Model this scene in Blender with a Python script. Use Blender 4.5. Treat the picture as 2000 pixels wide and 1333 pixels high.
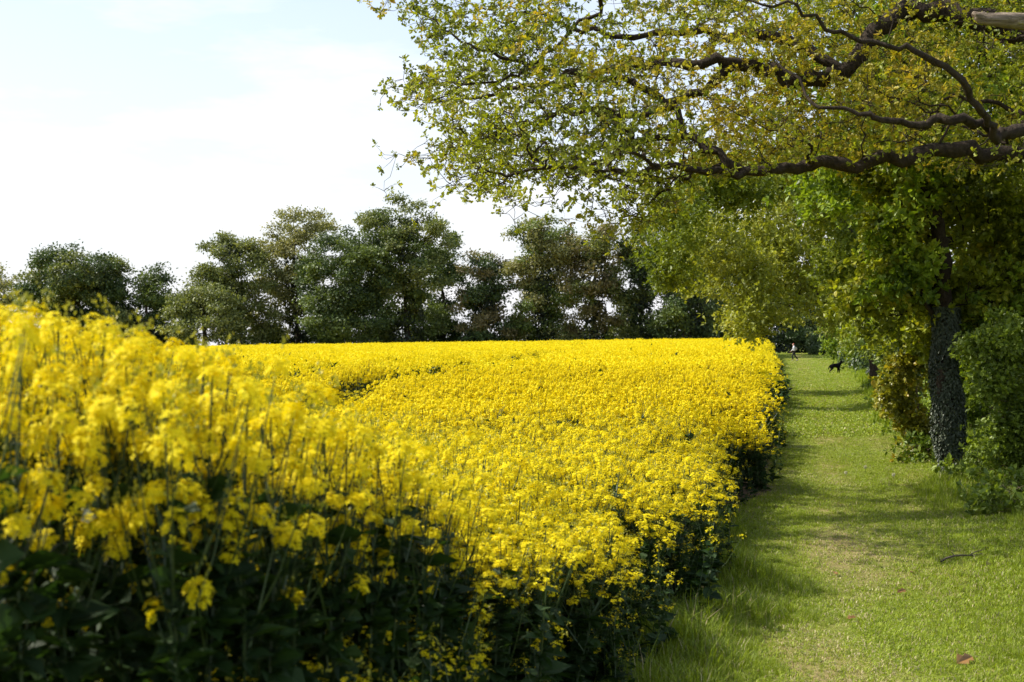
import bpy, bmesh, math, random
import numpy as np
from mathutils import Vector, noise as mnoise

for o in list(bpy.data.objects):
    bpy.data.objects.remove(o)
S = bpy.context.scene
COL = S.collection
rad = math.radians
RNG = np.random.default_rng(7)
random.seed(7)

# ------------------------------------------------------------------ camera, light, exposure
F = 2778.0          # focal length in photograph pixels (50 mm on a 36 mm sensor, 2000 px wide)
H = 1.8             # eye height
HY = 664.0          # pixel row of the eye level
cam = bpy.data.cameras.new('camera')
cam.lens = 50.0
cam.sensor_width = 36.0
cam.clip_start = 0.05
cam.clip_end = 6000
cam.shift_y = (HY - 666.5) / 2000.0
cam.dof.use_dof = True
cam.dof.focus_distance = 17.0
cam.dof.aperture_fstop = 5.6
cam_o = bpy.data.objects.new('camera', cam)
COL.objects.link(cam_o)
cam_o.location = (0, 0, H)
cam_o.rotation_euler = (rad(90), 0, 0)
S.camera = cam_o

SUN_EL, SUN_AZ = 46.0, -76.0          # azimuth from +Y, clockwise: the sun stands to the left
world = bpy.data.worlds.new('World')
S.world = world
world.use_nodes = True
wn, wl = world.node_tree.nodes, world.node_tree.links
wn.clear()
sky = wn.new('ShaderNodeTexSky')
sky.sky_type = 'NISHITA'
sky.sun_disc = False
sky.sun_elevation = rad(SUN_EL)
sky.sun_rotation = rad(SUN_AZ)
sky.air_density = 1.0
sky.dust_density = 1.2
sky.ozone_density = 1.0
bg = wn.new('ShaderNodeBackground')
bg.inputs['Strength'].default_value = 0.15
tc = wn.new('ShaderNodeTexCoord')
mp = wn.new('ShaderNodeMapping')
mp.inputs['Scale'].default_value = (3.0, 3.0, 12.0)
mp.inputs['Location'].default_value = (0.35, 0.0, 0.9)
nz = wn.new('ShaderNodeTexNoise')
nz.inputs['Scale'].default_value = 1.6
nz.inputs['Detail'].default_value = 9
nz.inputs['Roughness'].default_value = 0.6
cr = wn.new('ShaderNodeValToRGB')
cr.color_ramp.elements[0].position = 0.50
cr.color_ramp.elements[1].position = 0.78
cr.color_ramp.elements[1].color = (0.6, 0.6, 0.6, 1)
sep = wn.new('ShaderNodeSeparateXYZ'); mr = wn.new('ShaderNodeMapRange')
mr.inputs['From Min'].default_value = 0.0; mr.inputs['From Max'].default_value = 0.30
mr.inputs['To Min'].default_value = 0.95; mr.inputs['To Max'].default_value = 0.30
addv = wn.new('ShaderNodeMath'); addv.operation = 'ADD'; addv.use_clamp = True
wl.new(tc.outputs['Generated'], sep.inputs[0]); wl.new(sep.outputs['Z'], mr.inputs['Value'])
wl.new(mr.outputs['Result'], addv.inputs[0]); addv.inputs[1].default_value = 0.0
mixc = wn.new('ShaderNodeMixRGB'); mixc.inputs['Color2'].default_value = (5.6, 5.3, 5.3, 1)
mixs = wn.new('ShaderNodeMixRGB')
mixs.inputs['Color2'].default_value = (4.0, 4.05, 4.3, 1)
wo = wn.new('ShaderNodeOutputWorld')
wl.new(tc.outputs['Generated'], mp.inputs['Vector'])
wl.new(mp.outputs['Vector'], nz.inputs['Vector'])
wl.new(nz.outputs['Fac'], cr.inputs['Fac'])
wl.new(addv.outputs[0], mixs.inputs['Fac'])
wl.new(sky.outputs['Color'], mixs.inputs['Color1'])
wl.new(mixs.outputs['Color'], mixc.inputs['Color1']); wl.new(cr.outputs['Color'], mixc.inputs['Fac'])
wl.new(mixc.outputs['Color'], bg.inputs['Color'])
wl.new(bg.outputs['Background'], wo.inputs['Surface'])

sun = bpy.data.lights.new('sun', 'SUN')
sun.energy = 5.0
sun.angle = rad(0.55)
sun.color = (1.0, 0.94, 0.82)
sun_o = bpy.data.objects.new('sun', sun)
COL.objects.link(sun_o)
sd = Vector((math.sin(rad(SUN_AZ)) * math.cos(rad(SUN_EL)), math.cos(rad(SUN_AZ)) * math.cos(rad(SUN_EL)), math.sin(rad(SUN_EL))))
sun_o.rotation_euler = sd.to_track_quat('Z', 'Y').to_euler()
sun_o.location = (-20, 0, 30)

S.view_settings.view_transform = 'Standard'
S.view_settings.look = 'None'
S.view_settings.exposure = 0.7
S.view_settings.gamma = 1.0
S.render.engine = 'CYCLES'
S.cycles.max_bounces = 7
S.cycles.diffuse_bounces = 3
S.cycles.transmission_bounces = 5
S.cycles.transparent_max_bounces = 4
S.cycles.caustics_reflective = False
S.cycles.caustics_refractive = False

# ------------------------------------------------------------------ helpers
def at(px, py, d):
    """a point seen at photograph pixel (px, py), d metres ahead"""
    return np.array([(px - 1000.0) / F * d, d, H - (py - HY) / F * d])

def sm(v, a, b):
    t = np.clip((np.asarray(v, float) - a) / (b - a), 0, 1)
    return t * t * (3 - 2 * t)

EY = [0, 2, 5, 7.5, 9.3, 11.7, 14.5, 16.9, 21.2, 27, 36.8, 52, 89, 139, 200]
EX = [-1.25, -0.80, -0.10, 0.52, 1.02, 1.68, 2.22, 2.80, 3.80, 4.9, 6.55, 9.3, 16.2, 25.4, 36.8]
def edge(y):                                    # right-hand edge of the crop
    y = np.asarray(y, float)
    w = 0.10 * np.sin(y * 1.9 + 1) + 0.12 * np.sin(y * 0.83) + 0.2 * np.sin(y * 0.31 + 2) * sm(y, 15, 30)
    return np.interp(y, EY, EX) + w * sm(y, 3, 9)
def hedge_x(y):
    return 1.75 + 0.22 * np.asarray(y, float)

def ground_z(x, y):
    x = np.asarray(x, float); y = np.asarray(y, float)
    e = np.interp(y, EY, EX)
    path = -0.35 * sm(y, 30, 130) + 0.45 * sm(y, 142, 178)
    field = 0.70 * sm(y, 25, 150) + 0.0135 * np.minimum(x - e, 0) * sm(y, 20, 90) + 0.30 * np.exp(-(y / 3.6) ** 2)
    f = sm(x, e - 1.2, e + 0.4)
    z = field * (1 - f) + path * f
    hx = 1.55 + 0.22 * y
    z = z + 0.25 * sm(x, hx - 1.0, hx + 1.5)
    z = z + 0.02 * np.sin(x * 1.7 + y * 0.6) + 0.015 * np.sin(y * 1.3 - x * 0.5)
    z = z - 9.0 * sm(y, 170, 330) - 6 * sm(-x, 95, 260) - 3 * sm(x, 90, 260)
    return z

# --- materials
def mat_new(name):
    m = bpy.data.materials.new(name)
    m.use_nodes = True
    n, l = m.node_tree.nodes, m.node_tree.links
    n.clear()
    out = n.new('ShaderNodeOutputMaterial')
    return m, n, l, out

def leaf_mat(name, c1, c2, c3=None, trans=0.4, rough=0.5, spec=0.4, nscale=1.2, tint=(1.25, 1.2, 0.5), dark=0.62):
    """two or three leaf colours mixed per leaf and per clump; part of the light passes through"""
    m, n, l, out = mat_new(name)
    geo = n.new('ShaderNodeNewGeometry')
    t = n.new('ShaderNodeTexCoord')
    no = n.new('ShaderNodeTexNoise'); no.inputs['Scale'].default_value = nscale; no.inputs['Detail'].default_value = 3
    l.new(t.outputs['Object'], no.inputs['Vector'])
    add = n.new('ShaderNodeMath'); add.operation = 'MULTIPLY_ADD'
    l.new(geo.outputs['Random Per Island'], add.inputs[0]); add.inputs[1].default_value = 0.55
    sub = n.new('ShaderNodeMath'); sub.operation = 'MULTIPLY_ADD'
    l.new(no.outputs['Fac'], sub.inputs[0]); sub.inputs[1].default_value = 1.5; sub.inputs[2].default_value = -0.52
    l.new(sub.outputs[0], add.inputs[2])
    r = n.new('ShaderNodeValToRGB')
    r.color_ramp.elements[0].color = (*[q * dark for q in c1], 1); r.color_ramp.elements[1].color = (*c2, 1)
    r.color_ramp.elements[0].position = 0.1; r.color_ramp.elements[1].position = 0.7 if c3 else 0.95
    if c3:
        e = r.color_ramp.elements.new(0.97); e.color = (*c3, 1)
    l.new(add.outputs[0], r.inputs['Fac'])
    p = n.new('ShaderNodeBsdfPrincipled')
    p.inputs['Roughness'].default_value = rough
    p.inputs['Specular IOR Level'].default_value = spec
    l.new(r.outputs['Color'], p.inputs['Base Color'])
    tr = n.new('ShaderNodeBsdfTranslucent')
    mu = n.new('ShaderNodeMixRGB'); mu.blend_type = 'MULTIPLY'; mu.inputs['Fac'].default_value = 1
    l.new(r.outputs['Color'], mu.inputs['Color1']); mu.inputs['Color2'].default_value = (*tint, 1)
    l.new(mu.outputs['Color'], tr.inputs['Color'])
    mx = n.new('ShaderNodeMixShader'); mx.inputs['Fac'].default_value = trans
    l.new(p.outputs['BSDF'], mx.inputs[1]); l.new(tr.outputs['BSDF'], mx.inputs[2])
    l.new(mx.outputs['Shader'], out.inputs['Surface'])
    return m

def rough_mat(name, c1, c2, scale=8, rough=0.9, bump=0.5, dist=0.02, stretch=(1, 1, 1), c3=None, spec=0.2):
    m, n, l, out = mat_new(name)
    t = n.new('ShaderNodeTexCoord'); mpn = n.new('ShaderNodeMapping'); mpn.inputs['Scale'].default_value = stretch
    no = n.new('ShaderNodeTexNoise'); no.inputs['Scale'].default_value = scale; no.inputs['Detail'].default_value = 8; no.inputs['Roughness'].default_value = 0.65
    l.new(t.outputs['Object'], mpn.inputs['Vector']); l.new(mpn.outputs['Vector'], no.inputs['Vector'])
    r = n.new('ShaderNodeValToRGB')
    r.color_ramp.elements[0].color = (*c1, 1); r.color_ramp.elements[1].color = (*c2, 1)
    r.color_ramp.elements[0].position = 0.32; r.color_ramp.elements[1].position = 0.62
    if c3:
        e = r.color_ramp.elements.new(0.72); e.color = (*c3, 1)
    l.new(no.outputs['Fac'], r.inputs['Fac'])
    p = n.new('ShaderNodeBsdfPrincipled'); p.inputs['Roughness'].default_value = rough
    p.inputs['Specular IOR Level'].default_value = spec
    l.new(r.outputs['Color'], p.inputs['Base Color'])
    b = n.new('ShaderNodeBump'); b.inputs['Strength'].default_value = bump; b.inputs['Distance'].default_value = dist
    l.new(no.outputs['Fac'], b.inputs['Height']); l.new(b.outputs['Normal'], p.inputs['Normal'])
    l.new(p.outputs['BSDF'], out.inputs['Surface'])
    return m

M = {}
M['oak_leaf'] = leaf_mat('oak_leaf', (0.11, 0.16, 0.013), (0.31, 0.35, 0.025), (0.42, 0.38, 0.035), trans=0.42, nscale=0.9)
M['oak_gold'] = leaf_mat('oak_gold', (0.20, 0.22, 0.02), (0.42, 0.37, 0.03), (0.52, 0.36, 0.04), trans=0.40, nscale=1.4)
M['green_leaf'] = leaf_mat('green_leaf', (0.09, 0.17, 0.014), (0.26, 0.36, 0.026), (0.37, 0.41, 0.04), trans=0.4)
M['maple_leaf'] = leaf_mat('maple_leaf', (0.18, 0.22, 0.022), (0.32, 0.35, 0.04), (0.42, 0.39, 0.07), trans=0.4, nscale=0.5)
M['lime_leaf'] = leaf_mat('lime_leaf', (0.13, 0.20, 0.02), (0.25, 0.30, 0.025), trans=0.4, nscale=0.5)
M['hawthorn'] = leaf_mat('hawthorn', (0.09, 0.16, 0.018), (0.26, 0.34, 0.035), trans=0.35)
M['ivy'] = leaf_mat('ivy', (0.035, 0.055, 0.026), (0.08, 0.10, 0.055), trans=0.1, rough=0.5, spec=0.4, nscale=3)
M['ivy_green'] = leaf_mat('ivy_green', (0.05, 0.10, 0.02), (0.13, 0.19, 0.03), trans=0.25, rough=0.35, spec=0.6)
M['ivy_gold'] = leaf_mat('ivy_gold', (0.13, 0.16, 0.018), (0.30, 0.29, 0.025), (0.40, 0.27, 0.02), trans=0.35, rough=0.4, nscale=3)
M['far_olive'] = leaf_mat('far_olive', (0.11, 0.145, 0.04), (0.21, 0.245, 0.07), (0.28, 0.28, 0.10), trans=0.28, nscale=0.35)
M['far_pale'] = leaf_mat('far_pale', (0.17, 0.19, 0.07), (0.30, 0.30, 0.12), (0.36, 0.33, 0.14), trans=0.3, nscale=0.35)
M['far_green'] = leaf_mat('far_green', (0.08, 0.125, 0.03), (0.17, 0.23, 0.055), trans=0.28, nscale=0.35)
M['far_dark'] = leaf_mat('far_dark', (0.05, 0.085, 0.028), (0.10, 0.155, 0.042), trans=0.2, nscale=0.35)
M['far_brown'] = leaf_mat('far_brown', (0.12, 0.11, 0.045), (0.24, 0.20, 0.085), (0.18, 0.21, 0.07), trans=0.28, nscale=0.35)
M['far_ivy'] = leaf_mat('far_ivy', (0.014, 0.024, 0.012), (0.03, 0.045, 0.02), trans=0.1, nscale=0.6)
M['petal'] = leaf_mat('petal', (0.78, 0.65, 0.008), (0.84, 0.74, 0.018), trans=0.32, rough=0.6, spec=0.1, nscale=6, tint=(1.0, 0.9, 0.5), dark=1.0)
M['bud'] = leaf_mat('bud', (0.30, 0.34, 0.03), (0.50, 0.45, 0.03), trans=0.2)
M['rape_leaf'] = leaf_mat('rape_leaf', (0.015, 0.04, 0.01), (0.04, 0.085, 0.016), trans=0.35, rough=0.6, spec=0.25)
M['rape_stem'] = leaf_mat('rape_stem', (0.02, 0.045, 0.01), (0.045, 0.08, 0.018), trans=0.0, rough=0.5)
M['grass'] = leaf_mat('grass', (0.155, 0.235, 0.015), (0.30, 0.385, 0.025), (0.40, 0.43, 0.08), trans=0.35, rough=0.5, spec=0.3, nscale=1.0)
M['verge'] = leaf_mat('verge', (0.13, 0.205, 0.013), (0.27, 0.355, 0.022), (0.38, 0.41, 0.07), trans=0.4, rough=0.5, spec=0.3, nscale=1.0)
M['straw'] = leaf_mat('straw', (0.35, 0.29, 0.13), (0.50, 0.42, 0.22), trans=0.1)
M['bark'] = rough_mat('bark', (0.022, 0.015, 0.010), (0.055, 0.040, 0.027), scale=20, bump=1.0, dist=0.05, stretch=(1, 1, 0.6), c3=(0.06, 0.065, 0.03))
M['bark_grey'] = rough_mat('bark_grey', (0.05, 0.04, 0.03), (0.15, 0.12, 0.09), scale=12, bump=0.9, dist=0.03)
M['bark_far'] = rough_mat('bark_far', (0.03, 0.024, 0.018), (0.06, 0.05, 0.038), scale=3, bump=0.3)
M['deadwood'] = rough_mat('deadwood', (0.10, 0.07, 0.05), (0.34, 0.27, 0.20), scale=26, bump=1.0, dist=0.05, stretch=(0.12, 1, 1.3), c3=(0.48, 0.40, 0.32))
M['twig'] = rough_mat('twig', (0.10, 0.07, 0.045), (0.22, 0.17, 0.12), scale=14, bump=0.2)
M['soil'] = rough_mat('soil', (0.07, 0.05, 0.032), (0.16, 0.115, 0.075), scale=9, bump=0.9, dist=0.03)

# ground materials: grass colours with bare and dry patches
def ground_mat(name, dry):
    m, n, l, out = mat_new(name)
    t = n.new('ShaderNodeTexCoord')
    def noise(scale, det=6, stretch=(1, 1, 1)):
        mpn = n.new('ShaderNodeMapping'); mpn.inputs['Scale'].default_value = stretch
        l.new(t.outputs['Object'], mpn.inputs['Vector'])
        x = n.new('ShaderNodeTexNoise'); x.inputs['Scale'].default_value = scale; x.inputs['Detail'].default_value = det; x.inputs['Roughness'].default_value = 0.7
        l.new(mpn.outputs['Vector'], x.inputs['Vector'])
        return x
    def ramp(src, a, b, ca, cb):
        r = n.new('ShaderNodeValToRGB')
        r.color_ramp.elements[0].position = a; r.color_ramp.elements[1].position = b
        r.color_ramp.elements[0].color = (*ca, 1); r.color_ramp.elements[1].color = (*cb, 1)
        l.new(src, r.inputs['Fac']); return r
    fine = noise(60, 4); mid = noise(1.1, 7, (1.0, 0.35, 1)); big = noise(0.35, 5, (1.4, 0.3, 1))
    g = ramp(fine.outputs['Fac'], 0.35, 0.68, (0.11, 0.15, 0.015), (0.25, 0.29, 0.035))
    d = ramp(fine.outputs['Fac'], 0.3, 0.7, (0.19, 0.15, 0.06), (0.40, 0.32, 0.15))
    f = ramp(mid.outputs['Fac'], 0.54 - dry, 0.74 - dry, (0, 0, 0), (1, 1, 1))
    at_ = n.new('ShaderNodeAttribute'); at_.attribute_name = 'wear'
    ad = n.new('ShaderNodeMath'); ad.operation = 'MULTIPLY_ADD'; ad.inputs[1].default_value = 0.20
    l.new(at_.outputs['Fac'], ad.inputs[0]); l.new(mid.outputs['Fac'], ad.inputs[2]); l.new(ad.outputs[0], f.inputs['Fac'])
    mx = n.new('ShaderNodeMixRGB')
    l.new(f.outputs['Color'], mx.inputs['Fac']); l.new(g.outputs['Color'], mx.inputs['Color1']); l.new(d.outputs['Color'], mx.inputs['Color2'])
    mx2 = n.new('ShaderNodeMixRGB'); mx2.blend_type = 'MULTIPLY'; mx2.inputs['Fac'].default_value = 0.55
    bb = ramp(big.outputs['Fac'], 0.3, 0.7, (0.7, 0.8, 0.6), (1.15, 1.1, 1.0))
    l.new(mx.outputs['Color'], mx2.inputs['Color1']); l.new(bb.outputs['Color'], mx2.inputs['Color2'])
    p = n.new('ShaderNodeBsdfPrincipled'); p.inputs['Roughness'].default_value = 0.9; p.inputs['Specular IOR Level'].default_value = 0.1
    l.new(mx2.outputs['Color'], p.inputs['Base Color'])
    b = n.new('ShaderNodeBump'); b.inputs['Strength'].default_value = 0.9; b.inputs['Distance'].default_value = 0.03
    l.new(fine.outputs['Fac'], b.inputs['Height']); l.new(b.outputs['Normal'], p.inputs['Normal'])
    l.new(p.outputs['BSDF'], out.inputs['Surface'])
    return m
M['ground'] = ground_mat('ground', 0.0)
M['path'] = ground_mat('path', 0.03)

# --- object helpers
def tag(o, label=None, cat=None, group=None, kind=None):
    if label: o['label'] = label
    if cat: o['category'] = cat
    if group: o['group'] = group
    if kind: o['kind'] = kind
    return o

def empty(name, loc):
    o = bpy.data.objects.new(name, None)
    o.empty_display_size = 0.3
    o.location = [float(v) for v in loc]
    COL.objects.link(o)
    return o

def np_mesh(name, verts, faces, mats, midx=None, smooth=False):
    """faces: list of (k, n) int arrays, each of faces with n corners"""
    me = bpy.data.meshes.new(name)
    verts = np.asarray(verts, np.float32)
    me.vertices.add(len(verts))
    me.vertices.foreach_set('co', verts.ravel())
    faces = [np.asarray(f, np.int32) for f in faces if len(f)]
    loops = np.concatenate([f.ravel() for f in faces])
    tot = np.concatenate([np.full(len(f), f.shape[1], np.int32) for f in faces])
    start = np.concatenate([[0], np.cumsum(tot)[:-1]]).astype(np.int32)
    me.loops.add(len(loops)); me.loops.foreach_set('vertex_index', loops)
    me.polygons.add(len(tot)); me.polygons.foreach_set('loop_start', start); me.polygons.foreach_set('loop_total', tot)
    if midx is not None:
        me.polygons.foreach_set('material_index', np.asarray(midx, np.int32))
    me.polygons.foreach_set('use_smooth', np.full(len(tot), smooth))
    for m in mats: me.materials.append(m)
    me.update(calc_edges=True)
    return me

def link(name, me, parent=None, world=True):
    o = bpy.data.objects.new(name, me)
    COL.objects.link(o)
    if parent is not None:
        o.parent = parent
        if world:                                   # the mesh is in world coordinates
            o.location = [-v for v in parent.location]
    return o

# leaf templates: (u along the leaf, v across, w lift) and faces
T_DIAMOND = (np.array([[0, 0, 0], [.42, -.30, .09], [1, 0, -.05], [.42, .30, .09]]), np.array([[0, 1, 2], [0, 2, 3]]))
T_LOBED = (np.array([[0, 0, 0], [1, 0, -.1], [.28, .22, .07], [.48, .14, .04], [.68, .30, .05], [.28, -.22, .07], [.48, -.14, .04], [.68, -.30, .05]]),
           np.array([[0, 1, 4, 3, 2], [0, 5, 6, 7, 1]]))
T_BROAD = (np.array([[0, 0, 0], [.15, .26, .05], [.55, .34, .08], [1, 0, -.12], [.55, -.34, .08], [.15, -.26, .05]]), np.array([[0, 3, 2, 1], [0, 5, 4, 3]]))
T_BLADE = (np.array([[0, -.03, 0], [0, .03, 0], [.5, .025, .04], [.5, -.025, .04], [1, 0, .22]]), None)

def unit(v):
    return v / np.maximum(np.linalg.norm(v, axis=-1, keepdims=True), 1e-9)

def leaf_geo(pos, size, axis, nrm, tmpl):
    u = unit(axis); b = unit(np.cross(nrm, u)); nn = np.cross(u, b)
    V, Fc = tmpl
    v = pos[:, None, :] + size[:, None, None] * (V[None, :, 0, None] * u[:, None] + V[None, :, 1, None] * b[:, None] + V[None, :, 2, None] * nn[:, None])
    k = len(V)
    f = (Fc[None] + (np.arange(len(pos)) * k)[:, None, None]).reshape(-1, Fc.shape[1])
    return v.reshape(-1, 3), f

def leaves(centres, per, spread, size, rng, up=0.6, tmpl=T_DIAMOND, squash=0.7):
    n = len(centres) * per
    c = np.repeat(centres, per, axis=0)
    g = rng.normal(size=(n, 3)) * spread; g[:, 2] *= squash
    pos = c + g
    axis = unit(g) * 0.6 + rng.normal(size=(n, 3)) * 0.6
    nrm = rng.normal(size=(n, 3)) * 0.55 + unit(g) * 1.1; nrm[:, 2] = nrm[:, 2] + up
    s = size * rng.uniform(0.6, 1.25, n)
    return leaf_geo(pos, s, axis, nrm, tmpl)

def sprays(C, nros, sp, nleaf, size, rng, up=0.5, tmpl=T_DIAMOND, squash=0.7):
    """leaves in rosettes at the ends of short shoots; returns the rosette centres too"""
    c = np.repeat(C, nros, axis=0)
    g = rng.normal(size=(len(c), 3)) * sp; g[:, 2] *= squash
    R = c + g
    n = len(R) * nleaf
    rc = np.repeat(R, nleaf, axis=0); out = np.repeat(unit(g), nleaf, axis=0)
    axis = rng.normal(size=(n, 3)) + out * 0.8 + [0, 0, 0.15]
    axis = unit(axis)
    s = size * rng.uniform(0.55, 1.3, n) * np.repeat(rng.uniform(0.75, 1.2, len(R)), nleaf)
    pos = rc + axis * (s * 0.18)[:, None]
    nrm = rng.normal(size=(n, 3)) * 0.6 + out * 0.7; nrm[:, 2] = nrm[:, 2] + up
    v, f = leaf_geo(pos, s, axis, nrm, tmpl)
    return v, f, R, c

def twigs_geo(A, Bp, r, rng):
    """three-sided bent shoots from A to B"""
    n = len(A); mid = (A + Bp) / 2 + rng.normal(size=(n, 3)) * 0.12 * np.linalg.norm(Bp - A, axis=1, keepdims=True)
    t = unit(Bp - A); a = unit(np.cross(t, rng.normal(size=(n, 3)))); b = np.cross(t, a)
    V = []
    for P_, q in ((A, 1.0), (mid, 0.8), (Bp, 0.4)):
        for k in range(3):
            V.append(P_ + r * q * (math.cos(k * 2.094) * a + math.sin(k * 2.094) * b))
    v = np.stack(V, 1).reshape(-1, 3)
    base = np.arange(n)[:, None, None] * 9
    q = np.array([[k + 3 * j, (k + 1) % 3 + 3 * j, (k + 1) % 3 + 3 * j + 3, k + 3 * j + 3] for j in range(2) for k in range(3)])
    return v, (base + q[None]).reshape(-1, 4)

# --- tree skeletons: targets joined one by one to the growing tree
def grow(P, par, targets, bf=0.35):
    P = [np.asarray(p, float) for p in P]; par = list(par)
    pl = [0.0] * len(P)
    for i in range(1, len(P)):
        pl[i] = pl[par[i]] + np.linalg.norm(P[i] - P[par[i]])
    T = np.asarray(targets, float)
    best = np.full(len(T), 1e9); who = np.zeros(len(T), int)
    for i, p in enumerate(P):
        c = np.linalg.norm(T - p, axis=1) + bf * pl[i]
        m = c < best; best[m] = c[m]; who[m] = i
    alive = np.ones(len(T), bool)
    for _ in range(len(T)):
        j = int(np.argmin(best))
        w = who[j]; p = T[j]
        P.append(p); par.append(int(w)); i = len(P) - 1
        pl.append(pl[w] + np.linalg.norm(p - P[w]))
        alive[j] = False; best[j] = 1e9
        c = np.linalg.norm(T - p, axis=1) + bf * pl[i]
        m = (c < best) & alive
        best[m] = c[m]; who[m] = i
    return np.array(P), np.array(par)

def radii(P, par, tip, power=0.5, pre=None, smooth=0.0):
    n = len(P); cnt = np.zeros(n)
    has = np.zeros(n, bool); has[par[1:][par[1:] >= 0]] = True
    for i in range(n - 1, 0, -1):
        if not has[i]: cnt[i] += 1
        if par[i] >= 0: cnt[par[i]] += cnt[i]
    r = tip * np.maximum(cnt, 1) ** power
    if pre is not None:
        r[:len(pre)] = pre
        for i in range(len(pre), n):
            r[i] = min(r[i], r[par[i]] * 0.75)
    return r, cnt, has

def chains(par, cnt):
    n = len(par); kids = [[] for _ in range(n)]
    for i in range(1, n):
        if par[i] >= 0: kids[par[i]].append(i)
    out = []
    starts = [(-1, i) for i in range(n) if par[i] < 0]
    while starts:
        p, i = starts.pop()
        ch = [p, i] if p >= 0 else [i]
        while kids[i]:
            ks = sorted(kids[i], key=lambda k: -cnt[k])
            for k in ks[1:]: starts.append((i, k))
            i = ks[0]; ch.append(i)
        if len(ch) > 1: out.append(ch)
    return out

def tube_geo(pts, rr, sides, V, Fq, base):
    pts = np.asarray(pts); n = len(pts)
    t = np.gradient(pts, axis=0); t = unit(t)
    ref = np.array([0.13, 0.31, 0.94]) if abs(t[0][2]) < 0.8 else np.array([0.9, 0.3, 0.1])
    a = ref - t[0] * (ref @ t[0]); a /= np.linalg.norm(a)
    ang = np.arange(sides) / sides * 2 * math.pi
    rings = []
    for i in range(n):
        a = a - t[i] * (a @ t[i]); a /= max(np.linalg.norm(a), 1e-9)
        b = np.cross(t[i], a)
        kn = rr[i] * (1 + (0.11 * np.sin(ang * 3 + i * 1.7) + 0.09 * np.sin(ang * 2 - i * 2.3 + 1)) * (rr[i] > 0.02))[:, None]
        rings.append(pts[i] + kn * (np.cos(ang)[:, None] * a + np.sin(ang)[:, None] * b))
    V.append(np.concatenate(rings))
    i = np.arange(n - 1)[:, None] * sides; k = np.arange(sides)[None]
    q = np.stack([i + k, i + (k + 1) % sides, i + sides + (k + 1) % sides, i + sides + k], -1).reshape(-1, 4) + base
    Fq.append(q)
    return base + n * sides

def branches_mesh(name, P, par, r, cnt, rng, mat, wob=0.12, rmin=0.0, sides=(8, 5, 3), sub=3):
    V, Fq, base = [], [], 0
    for ch in chains(par, cnt):
        pts = P[ch]; rr = r[ch].copy()
        if len(ch) > 1 and rr[0] > rr[1] * 1.3: rr[0] = rr[1] * 1.25
        if max(rr) < rmin: continue
        m = len(pts)
        if m > 2 or sub > 1:
            ext = np.vstack([2 * pts[0] - pts[1], pts, 2 * pts[-1] - pts[-2]])
            o, ro = [], []
            for i in range(m - 1):
                p0, p1, p2, p3 = ext[i:i + 4]
                L = np.linalg.norm(p2 - p1)
                for s in range(sub):
                    t = s / sub
                    q = 0.5 * ((2 * p1) + (-p0 + p2) * t + (2 * p0 - 5 * p1 + 4 * p2 - p3) * t * t + (-p0 + 3 * p1 - 3 * p2 + p3) * t ** 3)
                    if s: q = q + rng.normal(size=3) * L * wob / sub * 1.2
                    o.append(q); ro.append(rr[i] * (1 - t) + rr[i + 1] * t)
            o.append(pts[-1]); ro.append(rr[-1] * 0.6)
            pts = np.array(o); rr = np.array(ro)
        sd_ = sides[0] if rr[0] > 0.05 else (sides[1] if rr[0] > 0.012 else sides[2])
        rr = rr * rng.uniform(0.92, 1.1, len(rr))
        base = tube_geo(pts, rr, sd_, V, Fq, base)
    return np_mesh(name, np.concatenate(V), Fq, [mat], smooth=True)

def in_poly(x, y, poly):
    poly = np.asarray(poly, float); inside = np.zeros(len(x), bool)
    j = len(poly) - 1
    for i in range(len(poly)):
        xi, yi = poly[i]; xj, yj = poly[j]
        c = ((yi > y) != (yj > y)) & (x < (xj - xi) * (y - yi) / (yj - yi + 1e-12) + xi)
        inside ^= c; j = i
    return inside

def vnoise(P, s, off=0.0):
    return np.array([mnoise.noise(Vector((p[0] * s + off, p[1] * s, p[2] * s))) for p in P])

def blob_points(blobs, n, rng, shell=0.5):
    """points in a union of ellipsoids [(centre, (rx, ry, rz))], more of them near the surface"""
    w = np.array([b[1][0] * b[1][1] * b[1][2] for b in blobs]) ** 0.8; w /= w.sum()
    idx = rng.choice(len(blobs), n, p=w)
    C = np.array([b[0] for b in blobs])[idx]; R = np.array([b[1] for b in blobs])[idx]
    d = unit(rng.normal(size=(n, 3))); rr = rng.uniform(0, 1, n) ** (1 / 3 * (1 - shell) + 0.04)
    return C + d * R * rr[:, None]

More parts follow.
